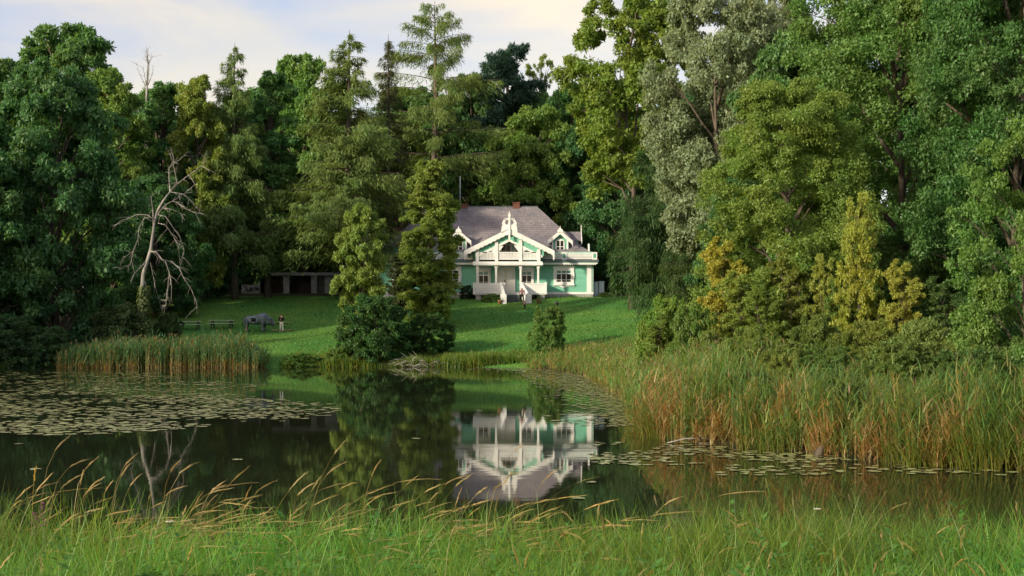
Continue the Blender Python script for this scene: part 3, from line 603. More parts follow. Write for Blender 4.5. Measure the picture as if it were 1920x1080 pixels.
# right bank, near part
NEARBANK = [(22, 35.9), (13.5, 37.0), (12.3, 37.5), (10.1, 39.3), (8.9, 41.6), (7.2, 43.7), (5.0, 46.2), (4.7, 54)]
P, off = along(rng, NEARBANK, 7200, -0.25, 2.9); h = (0.85+0.75*np.clip(off/1.4, 0, 1)**0.7+rng.normal(size=len(P))*0.24)*(0.7+0.55*vnoise(P[:, 0], P[:, 1], 0.9, 2))+0.25
dead = np.clip(vnoise(P[:, 0], P[:, 1], 1.9, 4)*1.9-0.75, 0.03, 0.9)*np.clip(1.2-off*0.6, 0.04, 1)
P[:, 2] = np.maximum(P[:, 2], -0.15); cl = vnoise(P[:, 0], P[:, 1], 3.4, 9)*0.6+vnoise(P[:, 0], P[:, 1], 7.1, 1)*0.4; k = cl > rng.uniform(0.2, 0.62, len(P)); P, h, dead, off, cl = P[k], h[k], dead[k], off[k], cl[k]; h = h*(0.45+1.0*cl)*rng.uniform(0.8, 1.12, len(h))
reeds('reed_bed', rng, P, np.clip(h, 0.5, 2.6), dead, 'tall green reeds with tan dry stems along the right bank, nearest part', lw=0.036, ll=0.75, plume=0.03, green=((0.15, 0.28, 0.068), (0.12, 0.245, 0.078), (0.23, 0.31, 0.072), (0.10, 0.21, 0.066), (0.27, 0.28, 0.09)))
# fresh sedge clumps at the near waterline
B = Blades()
for cx, cy, nn, hh in ((5.3, 47.5, 500, 1.35), (12.6, 37.9, 500, 1.5), (14.3, 37.3, 600, 1.7), (11.3, 38.8, 350, 1.1), (8.0, 43.2, 260, 0.9), (16.5, 36.9, 500, 1.5)):
    q = rng.normal(size=(nn, 2))*np.array([0.55, 0.4]); p = np.stack([cx+q[:, 0], cy+q[:, 1], np.maximum(ground(cx+q[:, 0], cy+q[:, 1]), -0.1)-0.05], 1)
    az = np.arctan2(q[:, 1], q[:, 0])+rng.normal(size=nn)*0.5; c = tint(rng, nn, (0.10, 0.17, 0.03), (0.08, 0.15, 0.03), (0.15, 0.19, 0.035))
    B.add(p, az, hh*rng.uniform(0.7, 1.2, nn), np.full(nn, 0.028), rng.uniform(0, 0.25, nn), rng.uniform(0.1, 0.6, nn), 4, c*np.array([1.3, 1.0, 0.8]), c, fall=0.5)
tag(B.build('sedge'), 'fresh green arching sedge tufts at the foot of the right bank reeds', 'sedge', kind='stuff')
# right bank, middle and far part
FARBANK = [(4.6, 54), (5.2, 62), (5.5, 69), (5.4, 80), (5.2, 90), (4.8, 98.8), (3.1, 108), (0.7, 113)]
P, off = along(rng, FARBANK, 4200, -0.2, 5.5, np.array([2.6, 2.2, 1.6, 1.2, 1, 1, 1])); h = (0.9+0.8*np.clip(off/2, 0, 1)+rng.normal(size=len(P))*0.22)*np.interp(P[:, 1], [54, 75, 95, 113], [1.25, 1.05, 0.8, 0.6])
dead = np.clip(0.1+0.6*vnoise(P[:, 0], P[:, 1], 0.35, 7), 0, 0.9)*np.interp(P[:, 1], [54, 66, 80], [0.35, 0.6, 0.8])
P[:, 2] = np.maximum(P[:, 2], -0.12)
reeds('reed_bed', rng, P, np.clip(h, 0.4, 3), dead, 'yellowish straw-coloured reeds along the right bank, farther part', lw=0.045, ll=0.6, green=((0.22, 0.33, 0.08), (0.17, 0.30, 0.075), (0.13, 0.27, 0.075)), plume=0.12, dry=(STRAW, (0.40, 0.34, 0.13), (0.30, 0.29, 0.08)))
# meadow of tall weeds behind the right reeds
B = Blades(); n = 9000; X = rng.uniform(5, 26, n); Y = rng.uniform(38, 118, n); d = pond_dist(X, Y); k = (d > 3) & (d < 16) & (X < Y*0.37+1); X, Y = X[k], Y[k]; n = len(X)
p = np.stack([X, Y, ground(X, Y)-0.05], 1); c = tint(rng, n, (0.13, 0.21, 0.045), (0.17, 0.23, 0.05), (0.24, 0.23, 0.08), (0.10, 0.18, 0.045))
for k in range(3):
    B.add(p+rng.normal(size=(n, 3))*np.array([0.12, 0.12, 0]), rng.uniform(0, 6.28, n), rng.uniform(0.6, 1.5, n), np.full(n, 0.05), rng.uniform(0, 0.25, n), rng.uniform(0.05, 0.6, n), 3, c*0.85, c, fall=0.5)
tag(B.build('tall_weeds'), 'tall yellow-green weeds covering the slope behind the right reeds', 'weeds', kind='stuff')
# far left reeds
P, off = along(rng, [(px(500, 114), 113.9), (px(360, 114), 113.6), (px(240, 113), 113.0), (px(105, 112), 112.2)][::-1], 2800, -2.6, 0.9); e_ = np.minimum(P[:, 0]-px(105, 112), px(500, 114)-P[:, 0]); k = e_ > np.abs(rng.normal(size=len(P)))*0.8-0.3; P = P[k]
P[:, 2] = np.maximum(P[:, 2], -0.2)-0.1
h = 1.95+rng.normal(size=len(P))*0.24+0.5*vnoise(P[:, 0], P[:, 1], 0.8, 2)-0.25*(P[:, 0] > px(440, 113)); h = h*(0.62+0.38*sstep(-0.3, 2.2, np.minimum(P[:, 0]-px(105, 112), px(500, 114)-P[:, 0])))*(0.86+0.28*vnoise(P[:, 0], P[:, 1], 2.3, 5)); reeds('reed_bed', rng, P, h, np.full(len(P), 0.12), 'blue-green reed bed with pale stems on the far shore at the left', lw=0.05, ll=0.6, nl=8, green=((0.09, 0.23, 0.11), (0.10, 0.22, 0.11), (0.13, 0.26, 0.09)), plume=0.1)
# weeds along the far shore and on the lawn edge
B = Blades(); n = 7500; X = rng.uniform(-18.5, 6, n); Y = 114.5+np.abs(rng.normal(size=n))*2.6; d = pond_dist(X, Y); kk = d > -0.1; X, Y, d = X[kk], Y[kk], d[kk]; n = len(X)
tall = 0.25+0.9*np.exp(-d/1.6)*vnoise(X, Y, 1.1, 3)+0.5*(X > px(830, 114))*np.exp(-d/3)
c = tint(rng, n, (0.12, 0.22, 0.04), (0.16, 0.24, 0.04), (0.09, 0.19, 0.04), (0.21, 0.24, 0.05)); p = np.stack([X, Y, ground(X, Y)-0.05], 1)
for k in range(3):
    B.add(p+rng.normal(size=(n, 3))*np.array([0.1, 0.1, 0]), rng.uniform(0, 6.28, n), tall*rng.uniform(0.6, 1.25, n), np.full(n, 0.075), rng.uniform(0, 0.3, n), rng.uniform(0.05, 0.6, n), 2, c*0.85, c, fall=0.5)
tag(B.build('shore_weeds'), 'rough green weeds fringing the far shore below the lawn', 'weeds', kind='stuff')
# lawn grass tufts
B = Blades(); n = 26000; Y = rng.uniform(116, 153, n); X = rng.uniform(-28, 20, n); dd = pond_dist(X, Y); k = dd > 1; X, Y = X[k], Y[k]; n = len(X)
c = tint(rng, n, (0.085, 0.24, 0.048), (0.11, 0.255, 0.05), (0.07, 0.21, 0.045), (0.14, 0.255, 0.053)); pt = (vnoise(X, Y, 0.45, 8)*0.6+vnoise(X, Y, 1.3, 2)*0.4)[:, None]; c = c*(0.72+0.56*pt)+np.array([0.10, 0.05, 0.015])*np.clip(vnoise(X, Y, 0.8, 12)-0.72, 0, 1)[:, None]*1.6; p = np.stack([X, Y, ground(X, Y)-0.02], 1)
B.add(p, rng.uniform(0, 6.28, n), rng.uniform(0.07, 0.2, n), np.full(n, 0.11), rng.uniform(0, 0.4, n), rng.uniform(0.05, 0.6, n), 1, c, c)
tag(B.build('lawn_grass'), 'short mown grass of the lawn in front of the house', 'grass', kind='stuff')

# foreground bank
def front_noise(X): return 0.5*np.sin(X*1.1+0.6)+0.3*np.sin(X*2.7+2)+0.2*np.sin(X*5.3)
B = Blades(); n = 78000; X = rng.uniform(-8.5, 8.5, n); Y = 7.0+7.8*rng.uniform(0, 1, n)**0.85
k = (np.abs(X) < Y*0.36+2.2) & ((((X+2.15)/0.8)**2+((Y-9.0)/0.5)**2 > 1) | (rng.uniform(0, 1, n) < 0.25)); X, Y = X[k], Y[k]; n = len(X); gzv = ground(X, Y); p = np.stack([X, Y, gzv-0.03], 1)
patch = 0.65*vnoise(X, Y, 1.5, 5)+0.35*vnoise(X, Y, 4.1, 2); lush = vnoise(X, Y, 0.9, 11)[:, None]; ln = (0.46+0.40*patch+0.08*front_noise(X)+rng.normal(size=n)*0.12)*np.interp(Y, [7, 10, 13, 14.8], [0.85, 0.95, 1.15, 1.0])
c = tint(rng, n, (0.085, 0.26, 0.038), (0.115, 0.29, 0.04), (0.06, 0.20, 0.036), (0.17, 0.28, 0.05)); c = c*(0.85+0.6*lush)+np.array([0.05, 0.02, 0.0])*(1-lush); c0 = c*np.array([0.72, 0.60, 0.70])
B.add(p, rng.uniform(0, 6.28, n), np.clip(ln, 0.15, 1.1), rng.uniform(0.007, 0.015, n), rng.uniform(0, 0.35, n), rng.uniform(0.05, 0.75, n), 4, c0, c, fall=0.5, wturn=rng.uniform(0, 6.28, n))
# broader bright blades standing up in groups along the crest
for cx, cy, nn, hh in ((-4.0, 13.2, 220, 1.05), (-3.4, 13.0, 160, 1.0), (-2.9, 12.6, 120, 0.85), (-1.9, 13.0, 130, 0.8), (-1.15, 12.8, 160, 0.9), (-0.35, 12.8, 150, 0.85), (0.55, 12.6, 260, 0.85), (1.0, 13.0, 200, 0.95), (1.5, 12.9, 130, 0.75),
                       (2.05, 12.8, 120, 0.95), (2.6, 13.0, 170, 0.85), (3.5, 12.9, 150, 0.75), (4.3, 12.9, 170, 0.85), (-4.9, 12.8, 140, 0.8), (5.5, 13, 150, 0.9), (-6, 13, 150, 0.9)):
    q = rng.normal(size=(nn, 2))*np.array([0.22, 0.3]); p = np.stack([cx+q[:, 0], cy+q[:, 1], ground(cx+q[:, 0], cy+q[:, 1])-0.03], 1); c = tint(rng, nn, (0.19, 0.33, 0.035), (0.23, 0.35, 0.04), (0.15, 0.29, 0.035))
    B.add(p, rng.uniform(0, 6.28, nn), hh*rng.uniform(0.5, 1.05, nn), rng.uniform(0.010, 0.020, nn), rng.uniform(0, 0.3, nn), rng.uniform(0.05, 0.6, nn), 4, c*0.9, c, fall=0.45, wturn=rng.uniform(0, 6.28, nn))
nn = 2600; X = rng.uniform(-6.5, 6.5, nn); Y = rng.uniform(7.5, 14.2, nn); c = tint(rng, nn, (0.30, 0.24, 0.11), (0.24, 0.20, 0.08), (0.22, 0.25, 0.07))       # last year's dry blades
B.add(np.stack([X, Y, ground(X, Y)], 1), rng.uniform(0, 6.28, nn), rng.uniform(0.35, 0.85, nn), rng.uniform(0.005, 0.010, nn), rng.uniform(0, 0.5, nn), rng.uniform(0.2, 1.1, nn), 4, c*0.85, c, fall=0.5, wturn=rng.uniform(0, 6.28, nn))
tag(B.build('meadow_grass'), 'lush bright green uncut grass on the near bank across the foreground', 'grass', kind='stuff')

# flowering grass stalks on the near bank
B = Blades()
def stalks(X, Y, h, lean, bend, az, head, cs, ch):
    """slender stems whose panicles nod at the end"""
    n = len(X); p = np.stack([X, Y, ground(X, Y)], 1); hd = np.stack([np.cos(az), np.sin(az)], 1); nod = rng.uniform(0.1, 1.0, n)
    def at(s):      # s: (n, k) or (k,)
        s = np.broadcast_to(s, (n, np.shape(s)[-1])); e = nod[:, None]*np.clip((s-0.72)/0.28, 0, 2)**2*0.16
        o_ = ((lean[:, None]*s+bend[:, None]*s*s)+e)*h[:, None]; zz = (s-0.5*np.abs(bend[:, None])*s*s-e*0.55)*h[:, None]
        return p[:, None, :]+np.stack([hd[:, :1]*o_, hd[:, 1:]*o_, zz], -1)
    def ribbon(C, W, wd, col):
        k = C.shape[1]; V = np.stack([C-wd[:, None, :]*W[..., None], C+wd[:, None, :]*W[..., None]], 2).reshape(-1, 3); b_ = (np.arange(n)*k*2)[:, None]+B.n; j = np.arange(k-1)*2
        B.V.append(V); B.Q.append(np.stack([b_+j, b_+j+1, b_+j+3, b_+j+2], -1).reshape(-1, 4)); B.C.append(np.repeat(col, k*2, 0)); B.n += len(V)
    a_ = rng.uniform(-0.5, 0.5, n); ribbon(at(np.linspace(0, 1, 9)), np.tile(np.linspace(0.0030, 0.0016, 9), (n, 1)), np.stack([np.cos(a_), np.sin(a_), 0*a_], 1), cs)
    for k in range(6):
        f = np.array([0, 0.2, 0.45, 0.7, 0.9, 1.0]); s0 = 1-head/h*rng.uniform(0.75, 1.05, n); s1 = 1+rng.uniform(-0.04, 0.03, n)
        C = at(s0[:, None]+(s1-s0)[:, None]*f)+rng.normal(size=(n, 6, 3))*0.0035; a_ = rng.uniform(0, 3.14, n)
        W = np.array([0.15, 0.8, 1.0, 0.8, 0.45, 0.05])*rng.uniform(0.0030, 0.0062, (n, 1))*rng.uniform(0.6, 1.3, (n, 6)); ribbon(C, W, np.stack([np.cos(a_), 0.5*np.sin(a_), 0.35*np.sin(a_)], 1), ch*rng.uniform(0.75, 1.2, (n, 1)))
n = 175; X = np.concatenate([rng.uniform(-5.2, 0.2, 110), rng.normal(-3.2, 0.5, 30), rng.normal(-0.5, 0.5, 35)]); Y = rng.uniform(11.8, 14.2, n)
stalks(X, Y, np.clip(rng.normal(1.08, 0.2, n), 0.6, 1.6), rng.uniform(0.0, 0.35, n), rng.uniform(0.1, 0.8, n), rng.normal(0.0, 0.5, n), rng.uniform(0.13, 0.22, n), tint(rng, n, (0.28, 0.21, 0.08), (0.22, 0.20, 0.07)), tint(rng, n, (0.47, 0.385, 0.17), (0.41, 0.33, 0.14)))
n = 250; X = np.concatenate([rng.uniform(-5.0, 0.4, 170), rng.normal(-3.2, 0.6, 80)]); Y = rng.uniform(11.6, 14.0, n)
stalks(X, Y, rng.uniform(0.6, 1.05, n), rng.uniform(0.1, 0.6, n), rng.uniform(0.3, 1.1, n), rng.normal(0.1, 0.7, n), rng.uniform(0.10, 0.18, n), tint(rng, n, (0.30, 0.22, 0.10), (0.25, 0.22, 0.09)), tint(rng, n, (0.47, 0.385, 0.18), (0.41, 0.33, 0.15)))
n = 26; X = np.concatenate([rng.normal(-4.1, 0.25, 10), rng.uniform(-4.9, -0.2, 16)]); Y = rng.uniform(12.5, 14, n)
stalks(X, Y, rng.uniform(1.1, 1.5, n), rng.uniform(0, 0.12, n), rng.uniform(0.02, 0.16, n), rng.normal(0, 0.4, n), rng.uniform(0.15, 0.22, n), tint(rng, n, (0.25, 0.20, 0.08)), tint(rng, n, (0.46, 0.36, 0.18)))
n = 170; X = rng.uniform(-3.5, 6, n); Y = rng.uniform(8.6, 12.8, n); k = rng.uniform(0, 1, n) < np.where(X > 0, 1, 0.4); X, Y = X[k], Y[k]; n = len(X)
stalks(X, Y, rng.uniform(0.62, 1.0, n), rng.uniform(0, 0.15, n), rng.uniform(0.02, 0.3, n), rng.uniform(0, 6.28, n), rng.uniform(0.10, 0.17, n), tint(rng, n, (0.20, 0.19, 0.06)), tint(rng, n, (0.36, 0.30, 0.12), (0.30, 0.28, 0.10)))
n = 3; stalks(np.array([0.30, 0.9, 1.0]), np.array([12.6, 12.9, 12.7]), np.array([1.15, 1.35, 1.1]), np.array([0.5, 0.4, 0.1]), np.array([0.55, 0.5, 0.3]), np.zeros(3), np.array([0.2, 0.2, 0.18]), tint(rng, n, (0.25, 0.22, 0.08)), tint(rng, n, (0.40, 0.32, 0.14)))
tag(B.build('seed_grass'), 'tawny flowering grass stalks bowing to the right over the near bank', 'grass', kind='stuff')
# nettle patch at the bottom of the picture
n = 3200; q = rng.uniform(-1, 1, (n, 2)); k = (q**2).sum(1) < 1; q = q[k]; n = len(q); X = -2.15+q[:, 0]*0.85; Y = 9.0+q[:, 1]*0.55
P = np.stack([X, Y, ground(X, Y)+rng.uniform(0.1, 0.6, n)*(1-0.3*(q**2).sum(1))], 1); a = rng.uniform(0, 6.28, n)
o = link('nettles', leaf_mesh('nettles', P, np.stack([np.cos(a), np.sin(a), -0.35+0*a], 1), unit(np.stack([0.3*np.cos(a), 0.3*np.sin(a), 1+0*a], 1)+rng.normal(size=(n, 3))*0.25), rng.uniform(0.07, 0.15, n), rng.uniform(0.035, 0.06, n), LEAF))
o.color = (0.06, 0.155, 0.03, 1); tag(o, 'dark leafy nettle patch in the grass at the bottom of the picture', 'nettles', kind='stuff')

n = 0; Pw = []; Tw = []; Nw = []; Lw = []; Ww = []      # broad-leaved weeds among the grass
for k in range(170):
    x, y = rng.uniform(-5.5, 5.5), rng.uniform(8.2, 13.4); z = gz(x, y); hh = rng.uniform(0.45, 0.85); nl = rng.integers(14, 30)
    f = rng.uniform(0.35, 1, nl); a = rng.uniform(0, 6.28, nl); Pw.append(np.stack([x+0.02*np.cos(a), y+0.02*np.sin(a), z+hh*f], 1)); Tw.append(np.stack([np.cos(a), np.sin(a), rng.uniform(-0.2, 0.7, nl)], 1))
    Nw.append(unit(np.stack([-0.3*np.cos(a), -0.3*np.sin(a), np.ones(nl)], 1)+rng.normal(size=(nl, 3))*0.15)); Lw.append(rng.uniform(0.08, 0.17, nl)*(1.2-0.5*f)); Ww.append(rng.uniform(0.025, 0.05, nl))
o = link('broadleaf_weeds', leaf_mesh('broadleaf_weeds', np.concatenate(Pw), np.concatenate(Tw), np.concatenate(Nw), np.concatenate(Lw), np.concatenate(Ww), LEAF)); o.color = (0.10, 0.24, 0.05, 1)
tag(o, 'leafy green weeds scattered through the grass of the near bank', 'weeds', kind='stuff')
# purple loosestrife and small white umbels on the near bank
PURPLE = mat('purple_petals', (0.34, 0.07, 0.20), 0.7, 0.2, 0.2, 20); UMBEL = mat('white_petals', (0.48, 0.48, 0.38), 0.7, 0.2); STEMG = mat('green_stem', (0.09, 0.14, 0.04), 0.7, 0.2)
def flower(name, xp, yp, D, label, kind):
    X = px(xp, D); zt = pz(yp, D); z0 = gz(X, D); h = zt-z0; o = empty(name, (X, D, z0)); rr = np.random.default_rng(int(xp))
    Geo().tube([(0, 0, -0.05), (0.01, 0, h*0.5), (0, 0, h)], [0.006, 0.005, 0.003], 5).build('stem', STEMG, o)
    g = Geo(); gs = Geo()
    if kind == 'spike':
        for k in range(70):
            t = rr.uniform(0, 1); a = rr.uniform(0, 6.28); r = 0.022*(1.1-t); c = Vector((r*math.cos(a), r*math.sin(a), h-0.2*(1-t)))
            d = Vector((math.cos(a), math.sin(a), 0.4))*0.018; s_ = Vector((-math.sin(a), math.cos(a), 0))*0.007
            g.add([c, c+d*0.6+s_, c+d, c+d*0.6-s_], [(0, 1, 2, 3)])
        g.build('flower_spike', PURPLE, o)
    else:
        for k in range(26):
            a = rr.uniform(0, 6.28); r = 0.035*math.sqrt(rr.uniform(0, 1)); c = Vector((r*math.cos(a), r*math.sin(a), h+0.01-r*r*2))
            gs.tube([(0, 0, h-0.05), c], 0.0012, 3, False)
            g.lathe([(0.002, -0.003), (0.007, 0.001), (0.004, 0.005)], 6, c)
        g.build('flower_head', UMBEL, o); gs.build('spokes', STEMG, o)
    return tag(o, label, 'flower')
flower('purple_flower', 79, 943, 11.8, 'purple flower spike in the grass at the left, the taller one', 'spike')
flower('purple_flower', 64, 960, 11.9, 'shorter purple flower spike beside the taller one at the left', 'spike')
flower('umbel_flower', 1532, 956, 12.6, 'flat white umbel flower above the grass at the right', 'umbel')
flower('umbel_flower', 320, 980, 11.6, 'small white umbel flower in the grass at the left', 'umbel')

# ------------------------------------------------------------------ lily pads
def own_tone(m):
    t = m.node_tree; p = t.nodes['Principled BSDF']; l = p.inputs['Base Color'].links[0]; src_ = l.from_socket
    oi = N(t, 'ShaderNodeObjectInfo'); g_ = N(t, 'ShaderNodeNewGeometry'); ad = N(t, 'ShaderNodeMath', operation='ADD'); fr = N(t, 'ShaderNodeMath', operation='FRACT'); hs = N(t, 'ShaderNodeHueSaturation')
    t.links.new(oi.outputs['Random'], ad.inputs[0]); t.links.new(g_.outputs['Random Per Island'], ad.inputs[1]); t.links.new(ad.outputs[0], fr.inputs[0])
    for k, lo, hi in (('Value', 0.62, 1.3), ('Hue', 0.47, 0.52)):
        mr = N(t, 'ShaderNodeMapRange'); mr.inputs['To Min'].default_value = lo; mr.inputs['To Max'].default_value = hi; t.links.new(fr.outputs[0], mr.inputs[0]); t.links.new(mr.outputs[0], hs.inputs[k])
    t.links.new(src_, hs.inputs['Color']); t.links.new(hs.outputs[0], p.inputs['Base Color']); return m
PADM = mat('lily_pad', (0.24, 0.28, 0.10), 0.3, 0.5, 0, 3.0, 0.15, col2=(0.38, 0.37, 0.17))
def pad_geo(g, c, r, rr, rz):
    n = 11; vs = [(c[0], c[1], c[2]+0.006)]
    for k in range(n+1):
        a = rz+0.16+(2*math.pi-0.32)*k/n; q = r*(1+0.05*math.sin(3*a)); vs.append((c[0]+q*math.cos(a), c[1]+q*math.sin(a), c[2]+0.012+0.018*rr[k % len(rr)]))
    g.add(vs, [(0, k, k+1) for k in range(1, n+1)], True)
prng = np.random.default_rng(81); pads = []; cells = {}
def free(X, Y, r):
    cx, cy = int(X//0.5), int(Y//0.5)
    for i in (-1, 0, 1):
        for j in (-1, 0, 1):
            for q in cells.get((cx+i, cy+j), ()):
                if (X-q[0])**2+(Y-q[1])**2 < (0.72*(r+q[2]))**2: return False
    cells.setdefault((cx, cy), []).append((X, Y, r)); return True
def scatter(n, ylo, yhi, xl, xr, side, edge=1.0):
    cnt = 0
    for _ in range(9*n):
        if cnt >= n: break
        y = prng.uniform(ylo, yhi); x = prng.uniform(xl, xr); D = CAMZ*F/(y-HZ); X = px(x, D)
        if side == 'left':
            lim = np.interp(y, [698, 710, 722, 735, 765, 790, 815], [300, 340, 500, 400, 690, 560, 200])*prng.uniform(0.9, 1.02)
            if x > lim or vnoise(np.array([X]), np.array([D]), 0.55, 3)[0] < prng.uniform(0.05, 0.62): continue
        if pond_dist(X, D)[0] > -0.25: continue
        r = prng.uniform(0.08, 0.25)
        if not free(X, D, r): continue
        pads.append((X, D, r, side)); cnt += 1
scatter(2300, 698, 816, -160, 700, 'left')
def scatter_right(n):
    cnt = 0
    for _ in range(9*n):
        if cnt >= n: break
        t = prng.uniform(0, 1)
        if t < 0.62:
            Y = prng.uniform(52, 113); edge = np.interp(Y, POND[9:19, 1], POND[9:19, 0]); X = edge-np.abs(prng.normal())*np.interp(Y, [52, 70, 100, 113], [0.9, 1.3, 1.9, 2.4])-0.15
        elif t < 0.86:
            Y = prng.uniform(38.5, 45.5); X = px(prng.uniform(1110, 1560), Y)
        else:
            Y = prng.uniform(36, 42); X = px(prng.uniform(1350, 1920), Y)
        if pond_dist(X, Y)[0] > -0.2 or (t >= 0.62 and vnoise(np.array([X]), np.array([Y]), 1.1, 6)[0] < prng.uniform(0.2, 0.75)): continue
        r = prng.uniform(0.06, 0.2)
        if not free(X, Y, r): continue
        pads.append((X, Y, r, 'right')); cnt += 1
scatter_right(1500)
for x, y in ((35, 833), (67, 880), (560, 758), (1478, 841), (780, 823), (900, 770), (985, 772), (1085, 935), (1110, 905), (445, 862)): D = CAMZ*F/(y-HZ); pads.append((px(x, D), D, 0.15, 'right' if x > 700 else 'left'))
pads.sort(key=lambda q: -q[2]/q[1]**1.0)
own_tone(PADM); pm = []
for k in range(5):
    g = Geo(); pad_geo(g, (0, 0, 0), 1.0, prng.uniform(0, 8, 12), 0); pm.append(g.mesh('lily_pad', PADM))
inview = [q for q in pads if abs(q[0]) < q[1]*0.362]; first = inview[:300]; rest = [q for q in pads if q not in set(first)]
LABEL = {'left': 'pale round lily pad floating in the wide patch on the left of the pond', 'right': 'pale round lily pad floating by the reed bank on the right'}
for i, (X, Y, r, sd) in enumerate(first):
    o = link('lily_pad', pm[i % 5], None, (X, Y, 0.004)); o.scale = (r, r, 0.14); o.rotation_euler.z = prng.uniform(0, 6.28)
    tag(o, LABEL[sd], 'lily pad', 'lily pads on the left' if sd == 'left' else 'lily pads on the right')
g = Geo()
for X, Y, r, sd in rest: pad_geo(g, (X, Y, 0.004), r, prng.uniform(0, 1, 12)*0.5, prng.uniform(0, 6.28))
tag(g.build('lily_pads', PADM), 'smaller far-off lily pads covering the pond', 'lily pads', kind='stuff')

# ------------------------------------------------------------------ the house
HD = 152.0; hx = px(955, HD); hz = 6.1
house = tag(empty('house', (hx, HD, hz)), 'teal wooden house with white carved gable, balcony and porch above the lawn', 'house')
def u(x, y=0.0): return px(x, HD+y)-hx
def v(r, y=0.0): return pz(r, HD+y)-hz
def clap(g, x0, x1, yf, z0, z1, step=0.19, gap=0.0):
    z = z0
    while z < z1-0.01:
        t = min(z+step, z1); g.add([(x0, yf-0.035, z), (x1, yf-0.035, z), (x1, yf, z), (x0, yf, z), (x0, yf-0.008, t), (x1, yf-0.008, t), (x1, yf, t), (x0, yf, t)],
              [(0, 3, 2, 1), (4, 5, 6, 7), (0, 1, 5, 4), (1, 2, 6, 5), (2, 3, 7, 6), (3, 0, 4, 7)]); z = t
    return g
XL, XR, DEPTH = u(704), u(1111), 12.0
g = Geo(); g.box(XL, XR, 0.01, DEPTH, 0.35, 4.9); clap(g, XL, XR, 0.0, 0.55, 4.05); g.build('wall', TEAL, house)
g = Geo()
for k in range(19):   # side siding, right
    z = 0.55+0.19*k; g.add([(XR+0.035, 0, z), (XR+0.035, DEPTH, z), (XR+0.001, DEPTH, z), (XR+0.001, 0, z), (XR+0.008, 0, z+0.19), (XR+0.008, DEPTH, z+0.19), (XR+0.001, DEPTH, z+0.19), (XR+0.001, 0, z+0.19)],
                           [(0, 3, 2, 1), (4, 5, 6, 7), (0, 1, 5, 4), (1, 2, 6, 5), (2, 3, 7, 6), (3, 0, 4, 7)])
g.build('side_siding', TEAL, house)
Geo().box(XL-0.03, XR+0.06, -0.05, DEPTH, -0.9, 0.36).build('plinth', STONE, house)
Geo().box(XL-0.06, XR+0.10, -0.10, DEPTH, 0.362, 0.60).build('skirting_board', WHITE, house)
for x in (u(1104.5), u(707), u(797)):
    Geo().box(x-0.24, x+0.26, -0.075, 0.0, 0.602, 3.98).build('corner_board', WHITE, house)
Geo().box(XR+0.036, XR+0.075, -0.075, 0.45, 0.602, 3.98).build('corner_board', WHITE, house)
# eaves: dark metal skirt roof, fascia, carved valance
g = Geo(); g.prismx([(-0.85, 3.80), (-0.85, 3.93), (0.2, 4.22), (0.2, 3.98)], XL-0.8, XR+0.62)
g.prismx([(0.2, 3.98), (0.2, 4.22), (DEPTH, 4.22), (DEPTH, 3.98)], XL-0.8, XR+0.62); g.build('eaves_roof', METALROOF, house)
Geo().box(XL-0.7, XR+0.5, -0.76, -0.70, 3.66, 3.80).build('fascia', TEALD, house)
def valance(x0, x1, y, z1, h, step=0.22):
    g = Geo(); g.box(x0, x1, y-0.02, y, z1-h*0.4, z1); x = x0
    while x < x1-step*0.9:
        g.prism([(x+0.02, z1-h*0.4), (x+step*0.9, z1-h*0.4), (x+step*0.8, z1-h*0.8), (x+step*0.46, z1-h), (x+step*0.12, z1-h*0.8)], y-0.02, y); x += step
    return g
valance(u(1017), XR+0.5, -0.775, 3.70, 0.24).build('valance', WHITE, house)
valance(XL-0.6, u(892), -0.775, 3.70, 0.24).build('valance', WHITE, house)

def balustrade(parent, x0, x1, y, z0, z1, posts, name='balustrade', step=0.115, pw=0.075, postw=0.28, solid=False, panel=True):
    b = empty(name, (0, 0, 0)); b.parent = parent
    g = Geo(); g.box(x0, x1, y-0.05, y+0.05, z1-0.09, z1); g.box(x0, x1, y-0.04, y+0.04, z0, z0+0.09); g.build('rail', WHITE, b)
    g = Geo(); x = x0+0.04
    while x < x1-0.04:
        g.box(x, min(x+pw, x1), y-0.018, y+0.018, z0+0.09, z1-0.09)
        if not solid: g.box(x-0.012, min(x+pw+0.012, x1), y-0.022, y+0.022, (z0+z1)/2-0.05, (z0+z1)/2+0.06)
        x += step
    g.build('balusters', WHITE, b)
    for p in posts:
        q = Geo().box(p-postw/2, p+postw/2, y-0.09, y+0.09, z0-0.06, z1+0.06).build('post', WHITE, b)
        if panel: Geo().box(p-postw*0.28, p+postw*0.28, y-0.098, y-0.091, z0+0.12, z1-0.1).build('panel', TEALD, b)
    return b
yb = -0.5
balustrade(house, u(1016, yb), u(1118, yb), yb, 4.10, 4.78, [u(1058, yb), u(1115, yb)], postw=0.52)
balustrade(house, u(730, yb), u(889, yb), yb, 4.10, 4.78, [u(880, yb), u(800, yb)], postw=0.52)
g = Geo(); yy = u(1118, yb)
g.box(yy-0.05, yy+0.05, yb, DEPTH, 4.69, 4.78); g.box(yy-0.04, yy+0.04, yb, DEPTH, 4.10, 4.19)
for k in range(70): g.box(yy-0.018, yy+0.018, yb+0.16*k+0.05, yb+0.16*k+0.13, 4.19, 4.69)
g.build('side_balustrade', WHITE, house)
